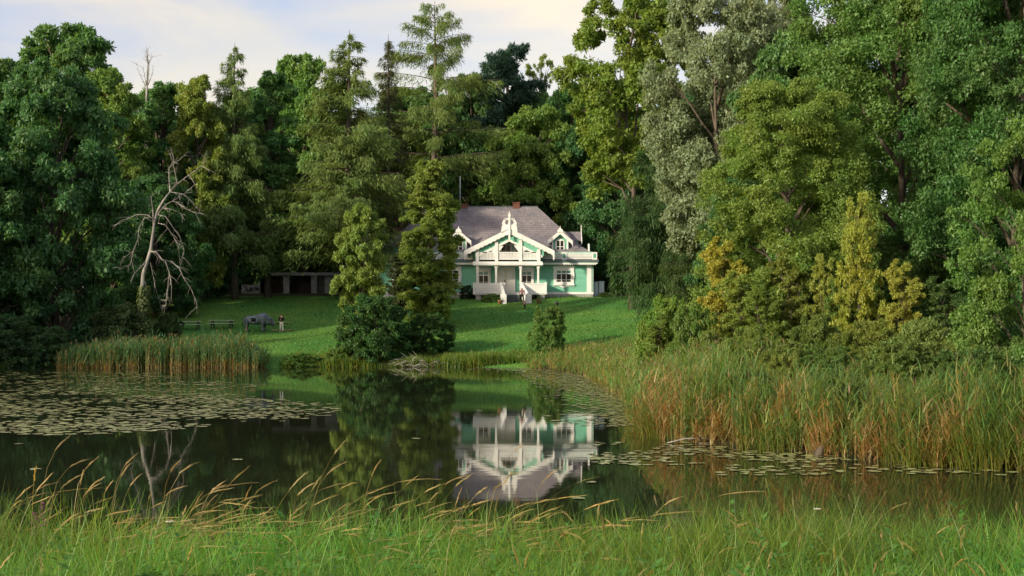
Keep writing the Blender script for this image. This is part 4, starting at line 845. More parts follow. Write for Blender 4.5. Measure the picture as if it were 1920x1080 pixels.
# main roof: hipped, kicked out at the eaves
rings = [(0.0, 4.72), (0.12, 4.95), (0.95, 5.45), (1.95, 6.35), (5.72, 10.15)]
xr0, xl0, yf0, yb0 = u(1109, 1), XL-0.3, 0.12, DEPTH-0.12
vs = []
for ins, z in rings:
    i2 = min(ins, (yb0-yf0)/2); vs += [(xl0+ins, yf0+i2, z), (xr0-ins, yf0+i2, z), (xr0-ins, yb0-i2, z), (xl0+ins, yb0-i2, z)]
fs = [(k*4+j, k*4+(j+1) % 4, k*4+4+(j+1) % 4, k*4+4+j) for k in range(len(rings)-1) for j in range(4)]+[(0, 3, 2, 1), (16, 17, 18, 19)]
roof = Geo().add(vs, fs).build('roof', SHINGLE, house)
zr = rings[-1][1]; ym = (yf0+yb0)/2
Geo().box(xl0+5.7, xr0-5.7, ym-0.12, ym+0.12, zr-0.02, zr+0.10).build('ridge_cap', METALROOF, roof)
for cx, w_, top in ((u(968, 6), 0.38, v(379.5, 6)), (u(870, 6), 0.38, v(383, 6))):
    g = Geo(); g.box(cx-w_, cx+w_, ym-0.35, ym+0.35, zr-0.8, top-0.12); g.box(cx-w_-0.06, cx+w_+0.06, ym-0.41, ym+0.41, top-0.12, top); g.build('chimney', BRICK, roof)
cx = u(748, 4); Geo().box(cx-0.45, cx+0.45, 3.6, 4.4, 6.5, v(412, 4)).build('chimney', BRICK, roof)
g = Geo(); ax = u(862.5, 6); g.tube([(ax, ym+0.5, zr-0.4), (ax, ym+0.5, v(330, 6.5))], 0.045, 6); g.build('antenna_mast', CABINET, roof)

def window(parent, x0, x1, z0, z1, y, cols, transom=None, tz=0.28, bars=0.30, trim=0.30, apron=False, cap=True, arch=False, frame_m=None):
    fm = frame_m or WHITE; wdw = empty('window', (0, 0, 0)); wdw.parent = parent
    g = Geo(); a, b, c, d = x0+trim, x1-trim, z0+trim*0.75, z1-trim*0.9
    g.box(x0, a, y-0.11, y, z0, z1); g.box(b, x1, y-0.11, y, z0, z1); g.box(a, b, y-0.11, y, d, z1); g.box(a, b, y-0.11, y, z0, c)
    if cap: g.box(x0-0.10, x1+0.10, y-0.17, y, z1, z1+0.10); g.prism([(x0-0.04, z1+0.10), (x1+0.04, z1+0.10), (x1-0.12, z1+0.2), ((x0+x1)/2, z1+0.26), (x0+0.12, z1+0.2)], y-0.12, y)
    g.build('casing', fm, wdw)
    zt = d-(d-c)*tz if transom else d; cw = (b-a)/cols; bw = 0.075
    g = Geo()
    for k in range(cols+1): g.box(max(a, a+cw*k-bw/2), min(b, a+cw*k+bw/2), y-0.085, y-0.005, c, d)
    if transom: g.box(a, b, y-0.082, y-0.005, zt-0.05, zt+0.05)
    g.box(a, b, y-0.082, y-0.005, c, c+0.06); g.box(a, b, y-0.082, y-0.005, d-0.05, d)
    if bars: g.box(a, b, y-0.078, y-0.005, c+(zt-c)*bars-0.022, c+(zt-c)*bars+0.022)
    g.build('sash', fm, wdw)
    for k in range(cols):
        Geo().box(a+cw*k, a+cw*(k+1)-0.002, y-0.03, y-0.006, c, zt).build('pane', GLASS, wdw)
        if transom: Geo().box(a+cw*k, a+cw*(k+1)-0.002, y-0.031, y-0.006, zt+0.002, d).build('transom_pane', transom, wdw)
    Geo().box(x0-0.08, x1+0.08, y-0.2, y, z0-0.08, z0).build('sill', fm, wdw)
    if apron:
        m = (x0+x1)/2; Geo().prism([(x0+0.02, z0-0.08), (x0+0.02, z0-0.26), (x0+0.14, z0-0.16), (m-0.5, z0-0.2), (m-0.12, z0-0.34), (m, z0-0.5), (m+0.12, z0-0.34), (m+0.5, z0-0.2), (x1-0.14, z0-0.16), (x1-0.02, z0-0.26), (x1-0.02, z0-0.08)], y-0.08, y-0.036).build('apron', fm, wdw)
        for s_ in (x0-0.03, x1-0.05): Geo().prism([(s_, z0+0.7), (s_+0.08, z0+0.7), (s_+0.11, z0+1.0), (s_+0.08, z0+1.3), (s_, z0+1.3), (s_-0.03, z0+1.0)], y-0.12, y-0.036).build('carved_ear', fm, wdw)
    return wdw
window(house, u(1038), u(1076), v(533.5), v(502), -0.036, 3, TEALGLASS, apron=True)
window(house, u(833), u(865), v(533.5), v(502), -0.036, 2, GLASS, apron=True)
window(house, u(735), u(768), v(533.5), v(502), -0.036, 2, TEALGLASS, apron=True)
window(house, u(893), u(920), v(538), v(505), -0.036, 2, TEALGLASS, trim=0.26)
window(house, u(974), u(1001), v(538), v(505), -0.036, 2, TEALGLASS, trim=0.26)
# front door
door = empty('door', (0, 0, 0)); door.parent = house
a, b, c, d = u(930), u(966), 0.62, v(501)
g = Geo(); g.box(a, a+0.18, -0.15, -0.036, c, d); g.box(b-0.18, b, -0.15, -0.036, c, d); g.box(a+0.18, b-0.18, -0.15, -0.036, d-0.16, d); g.build('door_frame', WHITE, door)
m_ = (a+b)/2
for s_, (x0, x1) in enumerate(((a+0.185, m_-0.008), (m_+0.008, b-0.185))):
    Geo().box(x0, x1, -0.10, -0.036, c, d-0.165).build('door_leaf', CREAM, door)
    for z0, z1 in ((c+0.15, c+0.95), (c+1.1, c+2.35)): Geo().box(x0+0.12, x1-0.12, -0.118, -0.101, z0, z1).build('door_panel', WHITE, door)
Geo().box(m_-0.16, m_-0.06, -0.17, -0.12, c+1.05, c+1.25).build('handle', BLACKMETAL, door)

# porch
porch = empty('porch', (0, 0, 0)); porch.parent = house
YP = -2.5; fz = v(550, YP)
Geo().box(u(888, YP), u(1023, YP), YP-0.15, -0.1, fz-0.16, fz).build('porch_floor', GREYWOOD, porch)
for x in (897, 1016): Geo().box(u(x, YP)-0.28, u(x, YP)+0.28, YP-0.05, YP+0.5, -1.4, fz-0.165).build('footing', STONE, porch)
for x in (905, 1005): Geo().box(u(x, YP)-0.1, u(x, YP)+0.1, -0.9, -0.7, -1.3, fz-0.165).build('footing', DARKWOOD, porch)
zt = v(498, YP)
for x in (895, 930, 976, 1009):
    xx = u(x, YP); g = Geo(); g.box(xx-0.10, xx+0.10, YP-0.10, YP+0.10, fz+0.001, zt-0.3); g.box(xx-0.15, xx+0.15, YP-0.15, YP+0.15, zt-0.3, zt); g.box(xx-0.13, xx+0.13, YP-0.13, YP+0.13, fz+1.0, fz+1.12); g.build('post', WHITE, porch)
def panelrail(x0, x1, y):
    g = Geo(); g.box(x0, x1, y-0.06, y+0.06, fz+0.95, fz+1.07); g.box(x0, x1, y-0.045, y+0.045, fz+0.02, fz+0.12); x = x0
    while x < x1-0.05: g.box(x, min(x1, x+0.135), y-0.025, y+0.025, fz+0.12, fz+0.95); x += 0.15
    return g
panelrail(u(889, YP), u(945, YP), YP-0.1).build('railing', WHITE, porch)
panelrail(u(980, YP), u(1023, YP), YP-0.1).build('railing', WHITE, porch)
for x in (u(889, YP), u(1023, YP)):
    g = Geo(); g.box(x-0.05, x+0.05, YP, -0.1, fz+0.95, fz+1.07)
    for k in range(15): g.box(x-0.025, x+0.025, YP+k*0.155, YP+k*0.155+0.13, fz+0.02, fz+0.95)
    g.build('railing', WHITE, porch)
for x in (u(889, YP), u(945, YP), u(980, YP), u(1023, YP)): Geo().box(x-0.12, x+0.12, YP-0.21, YP+0.02, fz-0.1, fz+1.15).build('newel', WHITE, porch)
# steps with sloping sides
nst = 8; y0 = YP-0.16; rise = (fz-v(574, -4.6))/nst
for k in range(nst): Geo().box(u(949, y0), u(974, y0), y0-0.28*(k+1), y0-0.28*k-0.004, -1.7, fz-rise*(k+1)+0.0).build('step', STEP, porch)
ye = y0-0.28*nst
for xt, xb in ((u(939, y0), u(945.5, ye)), (u(977, y0), u(990, ye))):
    zb_ = fz-rise*nst; g = Geo()
    for d_, (a0, a1, b0, b1) in ((0.06, (-0.5, 1.05, -0.3, 1.15)), (0.11, (1.052, 1.15, 1.152, 1.25))):
        g.add([(xt-d_, y0, fz+a0), (xt+d_, y0, fz+a0), (xb+d_, ye, zb_+b0), (xb-d_, ye, zb_+b0), (xt-d_, y0, fz+a1), (xt+d_, y0, fz+a1), (xb+d_, ye, zb_+b1), (xb-d_, ye, zb_+b1)],
              [(0, 3, 2, 1), (4, 5, 6, 7), (0, 1, 5, 4), (1, 2, 6, 5), (2, 3, 7, 6), (3, 0, 4, 7)])
    g.build('stair_side', WHITE, porch)
for x in (u(944, ye), u(991, ye)):
    Geo().box(x-0.32, x+0.32, ye-0.3, ye+0.25, fz-rise*nst-0.3, fz-rise*nst+1.22).build('stair_pillar', WHITE, porch)

# balcony and gable
bal = empty('balcony', (0, 0, 0)); bal.parent = house
g = Geo(); g.box(u(887, YP), u(1017, YP), YP-0.35, 0.0, v(498, YP), v(490.5, YP)); g.box(u(886, YP), u(1018, YP), YP-0.42, YP-0.36, v(497, YP), v(493, YP)); g.build('balcony_floor', WHITE, bal)
zb0, zb1 = v(489, YP), v(472.5, YP)
g = Geo(); g.box(u(892, YP), u(1013, YP), YP-0.06, YP+0.06, zb1-0.1, zb1); g.box(u(892, YP), u(1013, YP), YP-0.05, YP+0.05, zb0+0.12, zb0+0.2); g.build('rail', WHITE, bal)
g = Geo(); x = u(892, YP)
while x < u(1013, YP): g.box(x, x+0.115, YP-0.02, YP+0.02, zb0+0.2, zb1-0.1); x += 0.15
g.build('balusters', WHITE, bal)
YG = -2.75; gax, gaz = u(955, YG), v(430, YG); gfx0, gfz = u(874, YG), v(470, YG); gfx1 = 2*gax-gfx0
def rake(t): return gaz+(gfz-gaz)*abs(t-gax)/(gax-gfx0)
for x in (895, 931, 976, 1010):
    xx = u(x, YP); Geo().box(xx-0.17, xx+0.17, YP-0.12, YP+0.12, v(490, YP), rake(xx)-0.55).build('post', WHITE, bal)
gable = empty('gable', (0, 0, 0)); gable.parent = house
T_ = 0.22
g = Geo()
for s_ in (0, 1):
    fx = gfx0-0.15 if s_ == 0 else gfx1+0.15; z1 = rake(fx)
    g.prism([(gax, gaz), (fx, z1), (fx, z1-T_), (gax, gaz-T_)], YG+0.02, 3.3)
g.build('gable_roof', SHINGLE, gable)
def strip(o0, o1, y0, y1, ext=0.0, dent=0.0):   # boards that follow the rake between two vertical offsets
    res = []
    for fx in (gfx0-ext, gfx1+ext):
        gg = Geo(); n = 22; z1 = rake(fx)
        if dent:
            pts = [(gax, gaz-o0), (fx, z1-o0), (fx, z1-o1)]
            for k in range(n, -1, -1):
                t = k/n; xm = gax+(fx-gax)*t; zm = gaz+(z1-gaz)*t-o1; pts.append((xm, zm-(dent if k % 2 else 0)))
            gg.prism(pts, y0, y1)
        else: gg.prism([(gax, gaz-o0), (fx, z1-o0), (fx, z1-o1), (gax, gaz-o1)], y0, y1)
        res.append(gg)
    return res
for gg in strip(-0.10, 0.42, YG-0.12, YG-0.02, 0.2, 0.09): gg.build('bargeboard', WHITE, gable)
for gg in strip(0.45, 1.02, YP+0.02, YP+0.10, -0.9): gg.build('gable_board', TEAL, gable)
for gg in strip(1.02, 1.26, YP-0.06, YP+0.06, -1.05): gg.build('inner_trim', WHITE, gable)
for fx in (gfx0-0.12, gfx1+0.12): Geo().prism([(fx-0.09, rake(fx)-0.1), (fx+0.09, rake(fx)-0.1), (fx+0.09, rake(fx)-0.75), (fx, rake(fx)-1.0), (fx-0.09, rake(fx)-0.75)], YG-0.16, YG-0.125).build('pendant', WHITE, gable)
# loggia inside
g = Geo(); yl = -0.55; g.prism([(u(887, yl), v(491, yl)), (u(1019, yl), v(491, yl)), (u(1019, yl), rake(u(1019, yl))-0.3), (gax, gaz-0.3), (u(887, yl), rake(u(887, yl))-0.3)], yl, -0.2); g.build('loggia_wall', TEAL, gable)
window(house, u(963, yl), u(976, yl), v(480, yl), v(449, yl), yl-0.002, 1, None, trim=0.16, bars=0.35, cap=False)
window(house, u(936, yl), u(961, yl), v(480, yl), v(449, yl), yl-0.002, 2, TEALGLASS, trim=0.2, bars=0.35, cap=False)
for xx, s_ in ((u(931, YP)-0.17, -1), (u(976, YP)+0.17, 1), (u(931, YP)+0.17, 1), (u(976, YP)-0.17, -1)):
    zt_ = rake(xx)-1.27; Geo().prism([(xx, zt_+0.05), (xx+s_*0.55, zt_-0.22*(1 if abs(xx+s_*0.55-gax) > abs(xx-gax) else -0.6)), (xx+s_*0.25, zt_-0.3), (xx, zt_-0.62)], YP-0.03, YP+0.03).build('bracket', WHITE, gable)
# crest on the gable top
m_ = gax; zc = gaz
g = Geo(); yq0, yq1 = YG-0.20, YG-0.13
g.prism([(m_-0.86, zc-0.36), (m_-0.80, zc+0.30), (m_-0.72, zc+0.42), (m_-0.78, zc+0.62), (m_-0.60, zc+1.02), (m_-0.40, zc+1.12), (m_-0.34, zc+0.95), (m_-0.48, zc+0.75), (m_-0.38, zc+0.52), (m_-0.20, zc+0.45), (m_-0.12, zc+0.65), (m_-0.10, zc+0.05)], yq0, yq1)
g.prism([(2*m_-q[0], q[1]) for q in ((m_-0.86, zc-0.36), (m_-0.80, zc+0.30), (m_-0.72, zc+0.42), (m_-0.78, zc+0.62), (m_-0.60, zc+1.02), (m_-0.40, zc+1.12), (m_-0.34, zc+0.95), (m_-0.48, zc+0.75), (m_-0.38, zc+0.52), (m_-0.20, zc+0.45), (m_-0.12, zc+0.65), (m_-0.10, zc+0.05))][::-1], yq0, yq1)
g.box(m_-0.55, m_+0.55, yq0, yq1, zc+1.0, zc+1.14); g.build('crest', WHITE, gable)
g = Geo(); g.prism([(m_-0.10, zc-1.05), (m_+0.10, zc-1.05), (m_+0.10, zc+1.35), (m_+0.14, zc+1.45), (m_+0.05, zc+1.75), (m_, v(396, YG)), (m_-0.05, zc+1.75), (m_-0.14, zc+1.45), (m_-0.10, zc+1.35)], YG-0.29, YG-0.205); g.build('finial', WHITE, gable)

def dormer(cxp):
    y = 0.75; dm = empty('dormer', (0, 0, 0)); dm.parent = house; cx = u(cxp, y); hw = 0.80; zb, zw, za = v(471.5, y), v(449, y), v(436, y)
    g = Geo(); g.prism([(cx-hw, zb), (cx+hw, zb), (cx+hw, zw), (cx, za-0.1), (cx-hw, zw)], y, 3.6); clap(g, cx-hw, cx+hw, y-0.002, zb, zw, 0.16); g.build('dormer_wall', TEAL, dm)
    sl = (za-zw)/hw; ow = 1.28; g = Geo()
    for s_ in (-1, 1): g.prism([(cx, za+0.08), (cx+s_*ow, za+0.08-sl*ow*0.92), (cx+s_*ow, za-0.06-sl*ow*0.92), (cx, za-0.06)], y-0.35, 4.2)
    g.build('dormer_roof', SHINGLE, dm)
    for s_ in (-1, 1):
        Geo().prism([(cx, za+0.22), (cx+s_*(ow+0.08), za+0.2-sl*ow*0.92), (cx+s_*(ow+0.1), za-0.55-sl*ow*0.92), (cx+s_*ow, za-0.2-sl*ow*0.92), (cx, za-0.2)], y-0.43, y-0.36).build('bargeboard', WHITE, dm)
        Geo().box(cx+s_*hw-0.09, cx+s_*hw+0.09, y-0.09, y-0.04, zb, zw).build('corner_board', WHITE, dm)
    Geo().prism([(cx-0.35, za+0.0), (cx+0.35, za+0.0), (cx+0.24, za+0.3), (cx+0.08, za+0.42), (cx, za+0.72), (cx-0.08, za+0.42), (cx-0.24, za+0.3)], y-0.50, y-0.44).build('crest', WHITE, dm)
    a, b, c, d = cx-0.36, cx+0.36, v(467.5, y), v(449.5, y); yw = y-0.04
    g = Geo(); n = 8; arc = [(cx+0.5*math.cos(math.pi*k/n), d-0.36+0.46*math.sin(math.pi*k/n)) for k in range(n+1)]
    g.prism([(cx+0.5, c-0.12)]+arc+[(cx-0.5, c-0.12)], yw-0.05, yw); g.build('casing', WHITE, dm)
    for x0, x1 in ((a, cx-0.05), (cx+0.05, b)):
        for z0, z1 in ((c, c+0.25), (c+0.31, d-0.12)): Geo().box(x0, x1, yw-0.056, yw-0.051, z0, z1).build('pane', GLASS, dm)
    return dm
dormer(1050); dormer(860)
# gable that looks out to the right from the hip of the roof
sg = empty('side_gable', (0, 0, 0)); sg.parent = house; yc = 4.6; za, zf, xe = v(434.5, yc), v(450, yc), u(1089, yc)
g = Geo(); g.prismx([(yc-1.15, zf-0.05), (yc, za), (yc+1.15, zf-0.05), (yc+1.15, zf-0.17), (yc, za-0.14), (yc-1.15, zf-0.17)], xe-4.0, xe); g.build('gable_roof', SHINGLE, sg)
Geo().prismx([(yc-0.9, zf-1.6), (yc-0.9, zf), (yc, za-0.2), (yc+0.9, zf), (yc+0.9, zf-1.6)], xe-4.0, xe-0.3).build('wall', TEAL, sg)
for s_ in (-1, 1): Geo().prismx([(yc, za+0.75), (yc+s_*0.1, za+0.1), (yc+s_*1.25, zf-0.05), (yc+s_*1.3, zf-0.55), (yc+s_*1.15, zf-0.25), (yc, za-0.35)], xe+0.002, xe+0.08).build('bargeboard', WHITE, sg)
Geo().prismx([(0.2, 4.8), (0.5, 4.8), (0.9, 5.75), (0.7, 5.8)], u(1102.5, 0.5), u(1105.5, 0.5)).build('eaves_board', WHITE, house)
# left cross roof
lr = empty('left_gable', (0, 0, 0)); lr.parent = house; cx = u(762, 0.5); za, zf = v(425, 0.5), v(463, 0.5); hw = 2.5
Geo().add([(cx-hw, -0.3, zf), (cx+hw, -0.3, zf), (cx+hw, 4.5, zf), (cx-hw, 4.5, zf), (cx, 1.1, za), (cx, 4.5, za)], [(0, 1, 4), (1, 2, 5, 4), (3, 0, 4, 5), (0, 3, 2, 1), (2, 3, 5)]).build('gable_roof', SHINGLE, lr)
Geo().box(cx-hw+0.3, cx+hw-0.3, -0.05, 4.4, 4.2, zf-0.002).build('wall', TEAL, lr)
g = Geo(); panel = g.box(u(712), u(730), -1.6, -1.45, -0.6, 0.6); g.build('side_porch', WHITE, house)

# ------------------------------------------------------------------ round the house
for x0, x1, yt, lab in ((1114, 1121.5, 529.5, 'pale blue meter cabinet touching the right corner of the house'), (1123, 1132.5, 528.5, 'pale blue meter cabinet, the outer one right of the house')):
    D = 153.5; X0, X1 = px(x0, D), px(x1, D); Xc = (X0+X1)/2; z = gz(Xc, D); o = tag(empty('meter_cabinet', (Xc, D, z)), lab, 'cabinet'); hw = (X1-X0)/2; h = pz(yt, D)-z
    Geo().box(-hw, hw, -0.2, 0.25, 0.05, h).build('body', CABINET, o); Geo().box(-hw-0.04, hw+0.04, -0.26, 0.29, h+0.001, h+0.07).build('lid', CABINET, o)
    Geo().box(-hw+0.04, hw-0.04, -0.215, -0.201, 0.12, h-0.06).build('door', CABINET, o); Geo().box(-hw+0.02, hw-0.02, -0.18, 0.2, -0.15, 0.049).build('foot', STONE, o)
for xp, lab in ((937.5, 'clay flower pot left of the porch steps'), (1010, 'clay flower pot right of the porch steps')):
    D = 146.8; X = px(xp, D); z = gz(X, D); o = tag(empty('flower_pot', (X, D, z)), lab, 'flower pot')
    Geo().lathe([(0.16, -0.03), (0.24, 0.32), (0.27, 0.33), (0.27, 0.40), (0.21, 0.40), (0.20, 0.34)], 14).build('pot', TERRACOTTA, o)
    n = 90; q = sph(rng, n); q[:, 2] = np.abs(q[:, 2]); c_ = link('plant', leaf_mesh('pot_plant', q*rng.uniform(0.1, 0.3, (n, 1))+np.array([0, 0, 0.38]), q, sph(rng, n), rng.uniform(0.08, 0.16, n), rng.uniform(0.04, 0.07, n), LEAF), o); c_.color = (0.06, 0.12, 0.03, 1)
D = 131.0; X = px(1044, D); z = gz(X, D); o = tag(empty('garden_lamp', (X, D, z)), 'short black garden lamp rising behind the small lawn bush', 'lamp'); h = pz(564, D)-z
Geo().tube([(0, 0, -0.2), (0, 0, h*0.75)], [0.09, 0.06], 8).build('post', BLACKMETAL, o)
Geo().lathe([(0.10, h*0.75), (0.17, h*0.88), (0.13, h*0.885)], 8).build('lantern', GLASS, o)
Geo().lathe([(0.24, h*0.887), (0.10, h*0.96), (0.02, h)], 8).build('cap', BLACKMETAL, o)

# shed with open bays and a graffiti wall, left of the house
D = 166.0; Xs = px(560, D); zs = gz(Xs, D)-0.15; sh = tag(empty('flat_roofed_shed', (Xs, D, zs)), 'low flat-roofed concrete shed with dark open bays in the shade left of the house', 'shed')
def su(x): return px(x, D)-Xs
H_ = pz(511, D)-zs
Geo().box(su(484), su(642), -0.4, 6, H_-0.35, H_).build('roof_slab', CONCRETE, sh)
Geo().box(su(486), su(640), 4.5, 4.7, 0, H_-0.352).build('back_wall', DARKWOOD, sh)
for x0, x1 in ((532, 543), (584, 595)): Geo().box(su(x0), su(x1), -0.3, 0.3, -0.2, H_-0.352).build('pillar', CONCRETE, sh)
Geo().box(su(609), su(634), -0.2, 0.2, -0.2, H_-0.352).build('wall_panel', CONCRETE, sh)
Geo().box(su(486), su(488), -0.2, 4.5, -0.2, H_-0.352).build('side_wall', CONCRETE, sh)
x = 489.0
while x < 530:
    Geo().box(su(x), su(x+3.4), 0.42, 0.48, 0.02, H_-0.36).build('door_plank', DARKWOOD, sh); x += 4.0
x = 545.0
while x < 582:
    Geo().box(su(x), su(x+3.4), 0.42, 0.48, 0.02, H_-0.36).build('door_plank', DARKWOOD, sh); x += 4.0
Geo().box(su(596), su(608), 0.42, 0.5, 0.02, H_-0.36).build('side_door', METALROOF, sh)
Geo().box(su(484), su(600), -1.0, -0.41, -0.4, 0.04).build('kerb', CONCRETE, sh)
GRAF = mat('graffiti_wall', (0.36, 0.40, 0.40), 0.8, 0.2, 0, 1.6, 0, col2=(0.03, 0.05, 0.07), detail=2)
D = 164.5; X = px(470, D); gw = tag(empty('graffiti_wall', (X, D, gz(X, D))), 'low pale wall sprayed with dark graffiti in the shade left of the shed', 'wall')
g = Geo(); hw = 17/F*D; zt = pz(534, D)-gz(X, D); g.box(-hw, hw, 0, 0.25, -0.3, zt); g.build('wall_panel', CONCRETE, gw)
rg = np.random.default_rng(5); SPRAY = mat('spray_paint', (0.03, 0.05, 0.06), 0.6, 0.3); SPRAYW = mat('spray_paint_white', (0.6, 0.66, 0.68), 0.6, 0.3)
for k in range(9):
    x0 = -hw*0.85+hw*1.7*k/9; pts = [(x0+rg.uniform(-0.15, 0.35), -0.012, zt*rg.uniform(0.15, 0.9)) for _ in range(4)]
    Geo().tube(pts, 0.035 if k % 2 else 0.05, 4).build('paint_stroke', SPRAY if k % 3 else SPRAYW, gw)

# ------------------------------------------------------------------ lawn objects
def picnic(xp, D, L, lab, rz=0):
    X = px(xp, D); z = gz(X, D)+0.02; o = tag(empty('picnic_table', (X, D, z), rz), lab, 'picnic table', 'picnic tables on the lawn')
    for k in range(4): Geo().box(-L/2, L/2, -0.36+0.185*k, -0.36+0.185*k+0.165, 0.72, 0.77).build('table_board', GREYWOOD, o)
    for s_ in (-0.78, 0.62):
        Geo().box(-L/2, L/2, s_, s_+0.17, 0.42, 0.47).build('bench_board', GREYWOOD, o); 
    for x in (-L/2+0.3, L/2-0.3):
        g = Geo(); g.prismx([(-0.7, -0.3), (-0.58, -0.3), (-0.2, 0.71), (-0.32, 0.71)], x-0.04, x+0.04); g.prismx([(0.7, -0.3), (0.58, -0.3), (0.2, 0.71), (0.32, 0.71)], x-0.04, x+0.04); g.box(x-0.035, x+0.035, -0.78, 0.78, 0.34, 0.418); g.build('leg_frame', DARKWOOD, o)
    return o
picnic(356, 131.5, 2.1, 'grey wooden picnic table nearest the dead tree, left of its twin')
picnic(416, 132, 2.35, 'grey wooden picnic table between its twin and the bison sculpture', -0.06)

def skinned(name, verts, edges, radii, m, parent, root=0, sub=2):
    me = bpy.data.meshes.new(name); me.from_pydata(verts, edges, []); me.materials.append(m); o = link(name, me, parent)
    sk = o.modifiers.new('skin', 'SKIN'); sk.use_smooth_shade = True
    for i, r in enumerate(radii):
        d = me.skin_vertices[0].data[i]; d.radius = (r, r) if not hasattr(r, '__len__') else r; d.use_root = (i == root)
    s_ = o.modifiers.new('sub', 'SUBSURF'); s_.levels = sub; s_.render_levels = sub
    return o
# bison sculpture
D = 130.5; X = px(485, D); bz = gz(X, D)+0.02
bis = tag(empty('bison_sculpture', (X, D, bz), 0.10), 'dark bronze bison sculpture standing on the lawn facing right', 'sculpture')
K = 1.0
st = [(-1.38, 1.02, 0.06, 0.08), (-1.30, 1.02, 0.24, 0.26), (-1.08, 1.01, 0.36, 0.38), (-0.65, 1.00, 0.40, 0.40), (-0.15, 1.04, 0.44, 0.46), (0.25, 1.12, 0.48, 0.56), (0.55, 1.12, 0.48, 0.58),
      (0.80, 1.03, 0.40, 0.50), (1.00, 0.93, 0.30, 0.40), (1.18, 0.84, 0.25, 0.34), (1.34, 0.74, 0.19, 0.27), (1.44, 0.66, 0.13, 0.19), (1.49, 0.64, 0.04, 0.07)]
g = Geo(); n = 14; vv = []
for x, zc, ry, rz_ in st: vv += [(x, ry*math.cos(2*math.pi*k/n), zc+rz_*math.sin(2*math.pi*k/n)) for k in range(n)]
g.add(vv, [(i*n+k, i*n+(k+1) % n, (i+1)*n+(k+1) % n, (i+1)*n+k) for i in range(len(st)-1) for k in range(n)]+[tuple(range(n-1, -1, -1)), tuple(range((len(st)-1)*n, len(st)*n))], True)
g.build('body', BRONZE, bis)
for x, y, r in ((-1.02, 0.24, 0.20), (-1.10, -0.24, 0.20), (0.52, 0.27, 0.20), (0.36, -0.27, 0.20)):
    Geo().tube([(x+0.02, y, 0.95), (x, y, 0.62), (x-0.03*(x < 0), y, 0.36), (x, y, 0.08), (x+0.02, y, 0.0)], [r*1.15, r*0.85, r*0.52, r*0.48, r*0.62], 10).build('leg', BRONZE, bis)
Geo().tube([(1.22, 0, 0.62), (1.24, 0, 0.46), (1.27, 0, 0.34)], [0.16, 0.11, 0.03], 8).build('beard', BRONZE, bis)
for s_ in (-1, 1): Geo().tube([(1.10, s_*0.20, 1.06), (1.16, s_*0.36, 1.10), (1.22, s_*0.36, 1.28)], [0.055, 0.045, 0.012], 7).build('horn', BRONZE, bis)
Geo().tube([(-1.36, 0, 1.08), (-1.45, 0, 0.9), (-1.44, 0, 0.6)], [0.04, 0.035, 0.06], 6).build('tail', BRONZE, bis)
g = Geo(); ringp = [(-0.45+0.30*math.cos(a), -0.435-0.03*math.sin(a*2), 1.02+0.25*math.sin(a)) for a in np.linspace(0, 2*math.pi, 17)]; g.tube(ringp, 0.05, 6, False); g.build('flank_ring', mat('pale_patina', (0.28, 0.34, 0.35), 0.5, 0.5), bis)
g = Geo(); g.lathe([(0.02, 0), (0.24, 0.012), (0.25, 0.03)], 16); hole = g.build('flank_hollow', BLACKMETAL, bis); hole.location = (-0.45, -0.42, 1.02); hole.rotation_euler = (math.pi/2, 0, 0)
# boards lying on the grass beside the person
for x0, x1, yr, lab in ((510, 548, 620.5, 'long pale wooden board lying on the grass in front of the standing person'), (514, 544, 606.5, 'pale wooden board lying on the grass behind the standing person')):
    for D in np.arange(120, 140, 0.05):
        if pz(yr, D) <= gz(px((x0+x1)/2, D), D): break
    X = px((x0+x1)/2, D); o = tag(empty('wooden_board', (X, D, gz(X, D)), 0.03), lab, 'board'); hw = (x1-x0)/2/F*D
    for k in range(2): Geo().box(-hw, hw, -0.2+0.21*k, -0.2+0.21*k+0.19, 0.05, 0.11).build('plank', PALEWOOD, o)
    for x in (-hw*0.7, hw*0.7): Geo().box(x-0.05, x+0.05, -0.2, 0.2, -0.15, 0.049).build('bearer', DARKWOOD, o)

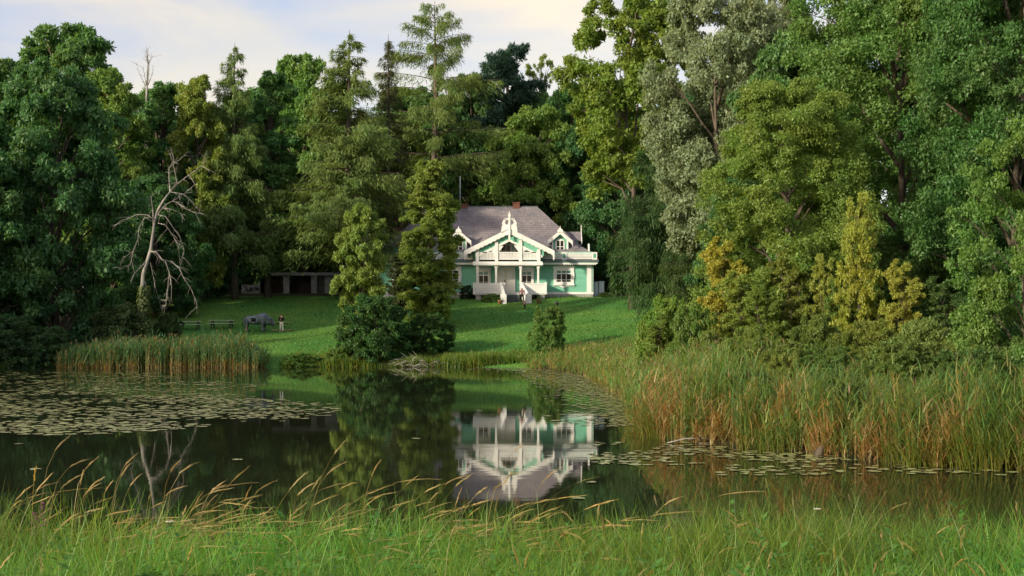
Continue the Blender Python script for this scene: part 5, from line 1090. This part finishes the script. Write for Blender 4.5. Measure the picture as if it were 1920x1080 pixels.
# people
SKIN = mat('skin', (0.45, 0.27, 0.19), 0.6, 0.3); HAIRD = mat('dark_hair', (0.025, 0.018, 0.014), 0.6, 0.3); CLOTHB = mat('black_cloth', (0.015, 0.015, 0.018), 0.85, 0.1); CLOTHW = mat('white_cloth', (0.66, 0.66, 0.62), 0.85, 0.1)
CLOTHP = mat('pink_cloth', (0.62, 0.34, 0.36), 0.85, 0.1); CLOTHG = mat('grey_green_cloth', (0.06, 0.085, 0.07), 0.85, 0.1); SHOE = mat('shoe', (0.3, 0.28, 0.26), 0.7, 0.2)
def person(X, Y, z, h, rz, lab, top, legs, hair, longhair=True, arms='folded', sleeves=True):
    o = tag(empty('person', (X, Y, z), rz), lab, 'person'); s_ = h/1.7
    def q(l): return [tuple(c*s_ for c in p_) for p_ in l]
    if arms == 'folded': el, er, hl, hr = (-0.27, -0.08, 1.12), (0.27, -0.08, 1.12), (0.02, -0.24, 1.18), (-0.04, -0.26, 1.14)
    else: el, er, hl, hr = (-0.27, 0.02, 1.10), (0.27, 0.0, 1.10), (-0.27, -0.08, 0.84), (0.29, -0.06, 0.84)
    V = q([(0, 0, 0.92), (0, 0, 1.15), (0, 0, 1.36), (0, 0, 1.46), (0, -0.01, 1.53), (0, -0.015, 1.62),
           (-0.19, 0, 1.39), el, hl, (0.19, 0, 1.39), er, hr, (-0.10, 0, 0.86), (-0.11, -0.01, 0.48), (-0.12, 0.02, 0.08), (-0.12, -0.13, 0.03), (0.10, 0, 0.86), (0.12, -0.02, 0.48), (0.13, 0.02, 0.08), (0.14, -0.13, 0.03)])
    E = [(0, 1), (1, 2), (2, 3), (3, 4), (4, 5), (2, 6), (6, 7), (7, 8), (2, 9), (9, 10), (10, 11), (0, 12), (12, 13), (13, 14), (14, 15), (0, 16), (16, 17), (17, 18), (18, 19)]
    Rr = [0.13, 0.12, 0.13, 0.055, 0.075, 0.095, 0.06, 0.042, 0.034, 0.06, 0.042, 0.034, 0.085, 0.055, 0.04, 0.035, 0.085, 0.055, 0.04, 0.035]
    skinned('body', V, E, [r*s_ for r in Rr], SKIN, o)
    k = [0, 1, 2, 6, 7, 9, 10]; mp_ = {a: b for b, a in enumerate(k)}
    W = [V[i] for i in k]+[tuple(Vector(V[7]).lerp(Vector(V[8]), 0.75)), tuple(Vector(V[10]).lerp(Vector(V[11]), 0.75))]
    skinned('top', W, [(0, 1), (1, 2), (2, 3), (3, 4), (2, 5), (5, 6)]+[(4, 7), (6, 8)]*bool(sleeves), [s_*r for r in (0.155, 0.145, 0.155, 0.08, 0.06, 0.08, 0.06, 0.05, 0.05)], top, o)
    k = [0, 12, 13, 14, 16, 17, 18]; W = [V[i] for i in k]
    skinned('trousers', W, [(0, 1), (1, 2), (2, 3), (0, 4), (4, 5), (5, 6)], [s_*r for r in (0.145, 0.105, 0.08, 0.075, 0.105, 0.08, 0.075)], legs, o)
    for a, b in ((14, 15), (18, 19)): skinned('shoe', [V[a], V[b]], [(0, 1)], [0.055*s_, 0.045*s_], SHOE, o)
    HV = q([(0, 0.03, 1.64), (0, 0.09, 1.52), (0.02, 0.12, 1.32), (0.03, 0.11, 1.15)]) if longhair else q([(0, 0.02, 1.65), (0, 0.06, 1.58)])
    skinned('hair', HV, [(i, i+1) for i in range(len(HV)-1)], [0.115*s_, 0.10*s_, 0.075*s_, 0.03*s_][:len(HV)], hair, o)
    g = Geo(); g.lathe([(0.008*s_, -0.012*s_), (0.015*s_, 0), (0.004*s_, 0.02*s_)], 6, (0, -0.115*s_, 1.60*s_)); g.build('nose', SKIN, o)
    for e in (-0.035, 0.035): Geo().lathe([(0.004*s_, -0.008*s_), (0.011*s_, 0), (0.004*s_, 0.008*s_)], 6, (e*s_, -0.103*s_, 1.635*s_)).build('eye', HAIRD, o)
    return o
D = 130.2; X = px(528, D); person(X, D, gz(X, D)+0.0, 1.62, -0.25, 'person in black top and white trousers standing beside the bison sculpture', CLOTHB, CLOTHW, HAIRD)
D = 146.6; X = px(979, D); person(X, D, gz(X, D)+0.03, 1.66, 0.2, 'person in pale pink top and dark trousers at the foot of the porch steps', CLOTHP, CLOTHG, HAIRD, arms='down')
D = 142.6; X = px(984, D); person(X, D, gz(X, D), 1.0, 0.4, 'small child in pink top and dark trousers on the lawn below the porch steps', CLOTHP, CLOTHB, HAIRD, arms='down')

# ------------------------------------------------------------------ driftwood
rng = np.random.default_rng(91); D = 115.2; X = px(775, D); o = tag(empty('brush_pile', (X, D, 0.0)), 'heap of grey dead branches at the far waterline', 'brush pile')
for k in range(120):
    a = Vector((rng.normal()*1.0, rng.normal()*0.5, 0.05+abs(rng.normal())*0.18)); d = Vector((rng.normal()*1.2, rng.normal()*0.5, rng.normal()*0.28)).normalized()*rng.uniform(0.5, 1.5)
    m_ = a+d*0.5+Vector((0, 0, rng.uniform(0.04, 0.34))); e = a+d; e.z = max(e.z, 0.02)
    Geo().tube([a, m_, e], [0.032*rng.uniform(0.5, 1.2), 0.024, 0.008], 5, False).build('stick', DEADWOOD, o)
D = 45.6; X = px(1300, D); o = tag(empty('fallen_branch', (X, D-0.6, 0.0)), 'dead forked branch lying in the water at the foot of the right reeds', 'branch')
Geo().tube([(-0.9, 0.1, 0.02), (-0.35, 0, 0.16), (0.25, 0.1, 0.17), (0.7, 0.3, 0.08)], [0.012, 0.025, 0.035, 0.04], 6).build('limb', DEADWOOD, o)
Geo().tube([(0.1, 0.06, 0.17), (0.22, 0, 0.32), (0.12, -0.05, 0.36)], [0.022, 0.018, 0.01], 5).build('twig', DEADWOOD, o)
Geo().tube([(0.05, 0.0, 0.02), (0.5, 0.0, 0.0), (0.95, 0.15, 0.06)], [0.03, 0.04, 0.04], 6).build('twig', BARK, o)
D = 41.2; X = px(1536, D); o = tag(empty('tree_stump', (X, D, 0.0)), 'small broken stump at the waterline of the right bank', 'stump')
Geo().tube([(-0.02, 0, -0.15), (0.0, 0, 0.1), (0.12, 0.05, 0.28), (0.3, 0.1, 0.36)], [0.16, 0.13, 0.10, 0.05], 8).build('trunk', BARK, o)
Geo().tube([(0.12, 0.05, 0.25), (0.3, 0.0, 0.5), (0.35, 0.0, 0.85)], [0.05, 0.035, 0.012], 6).build('snag', DEADWOOD, o)
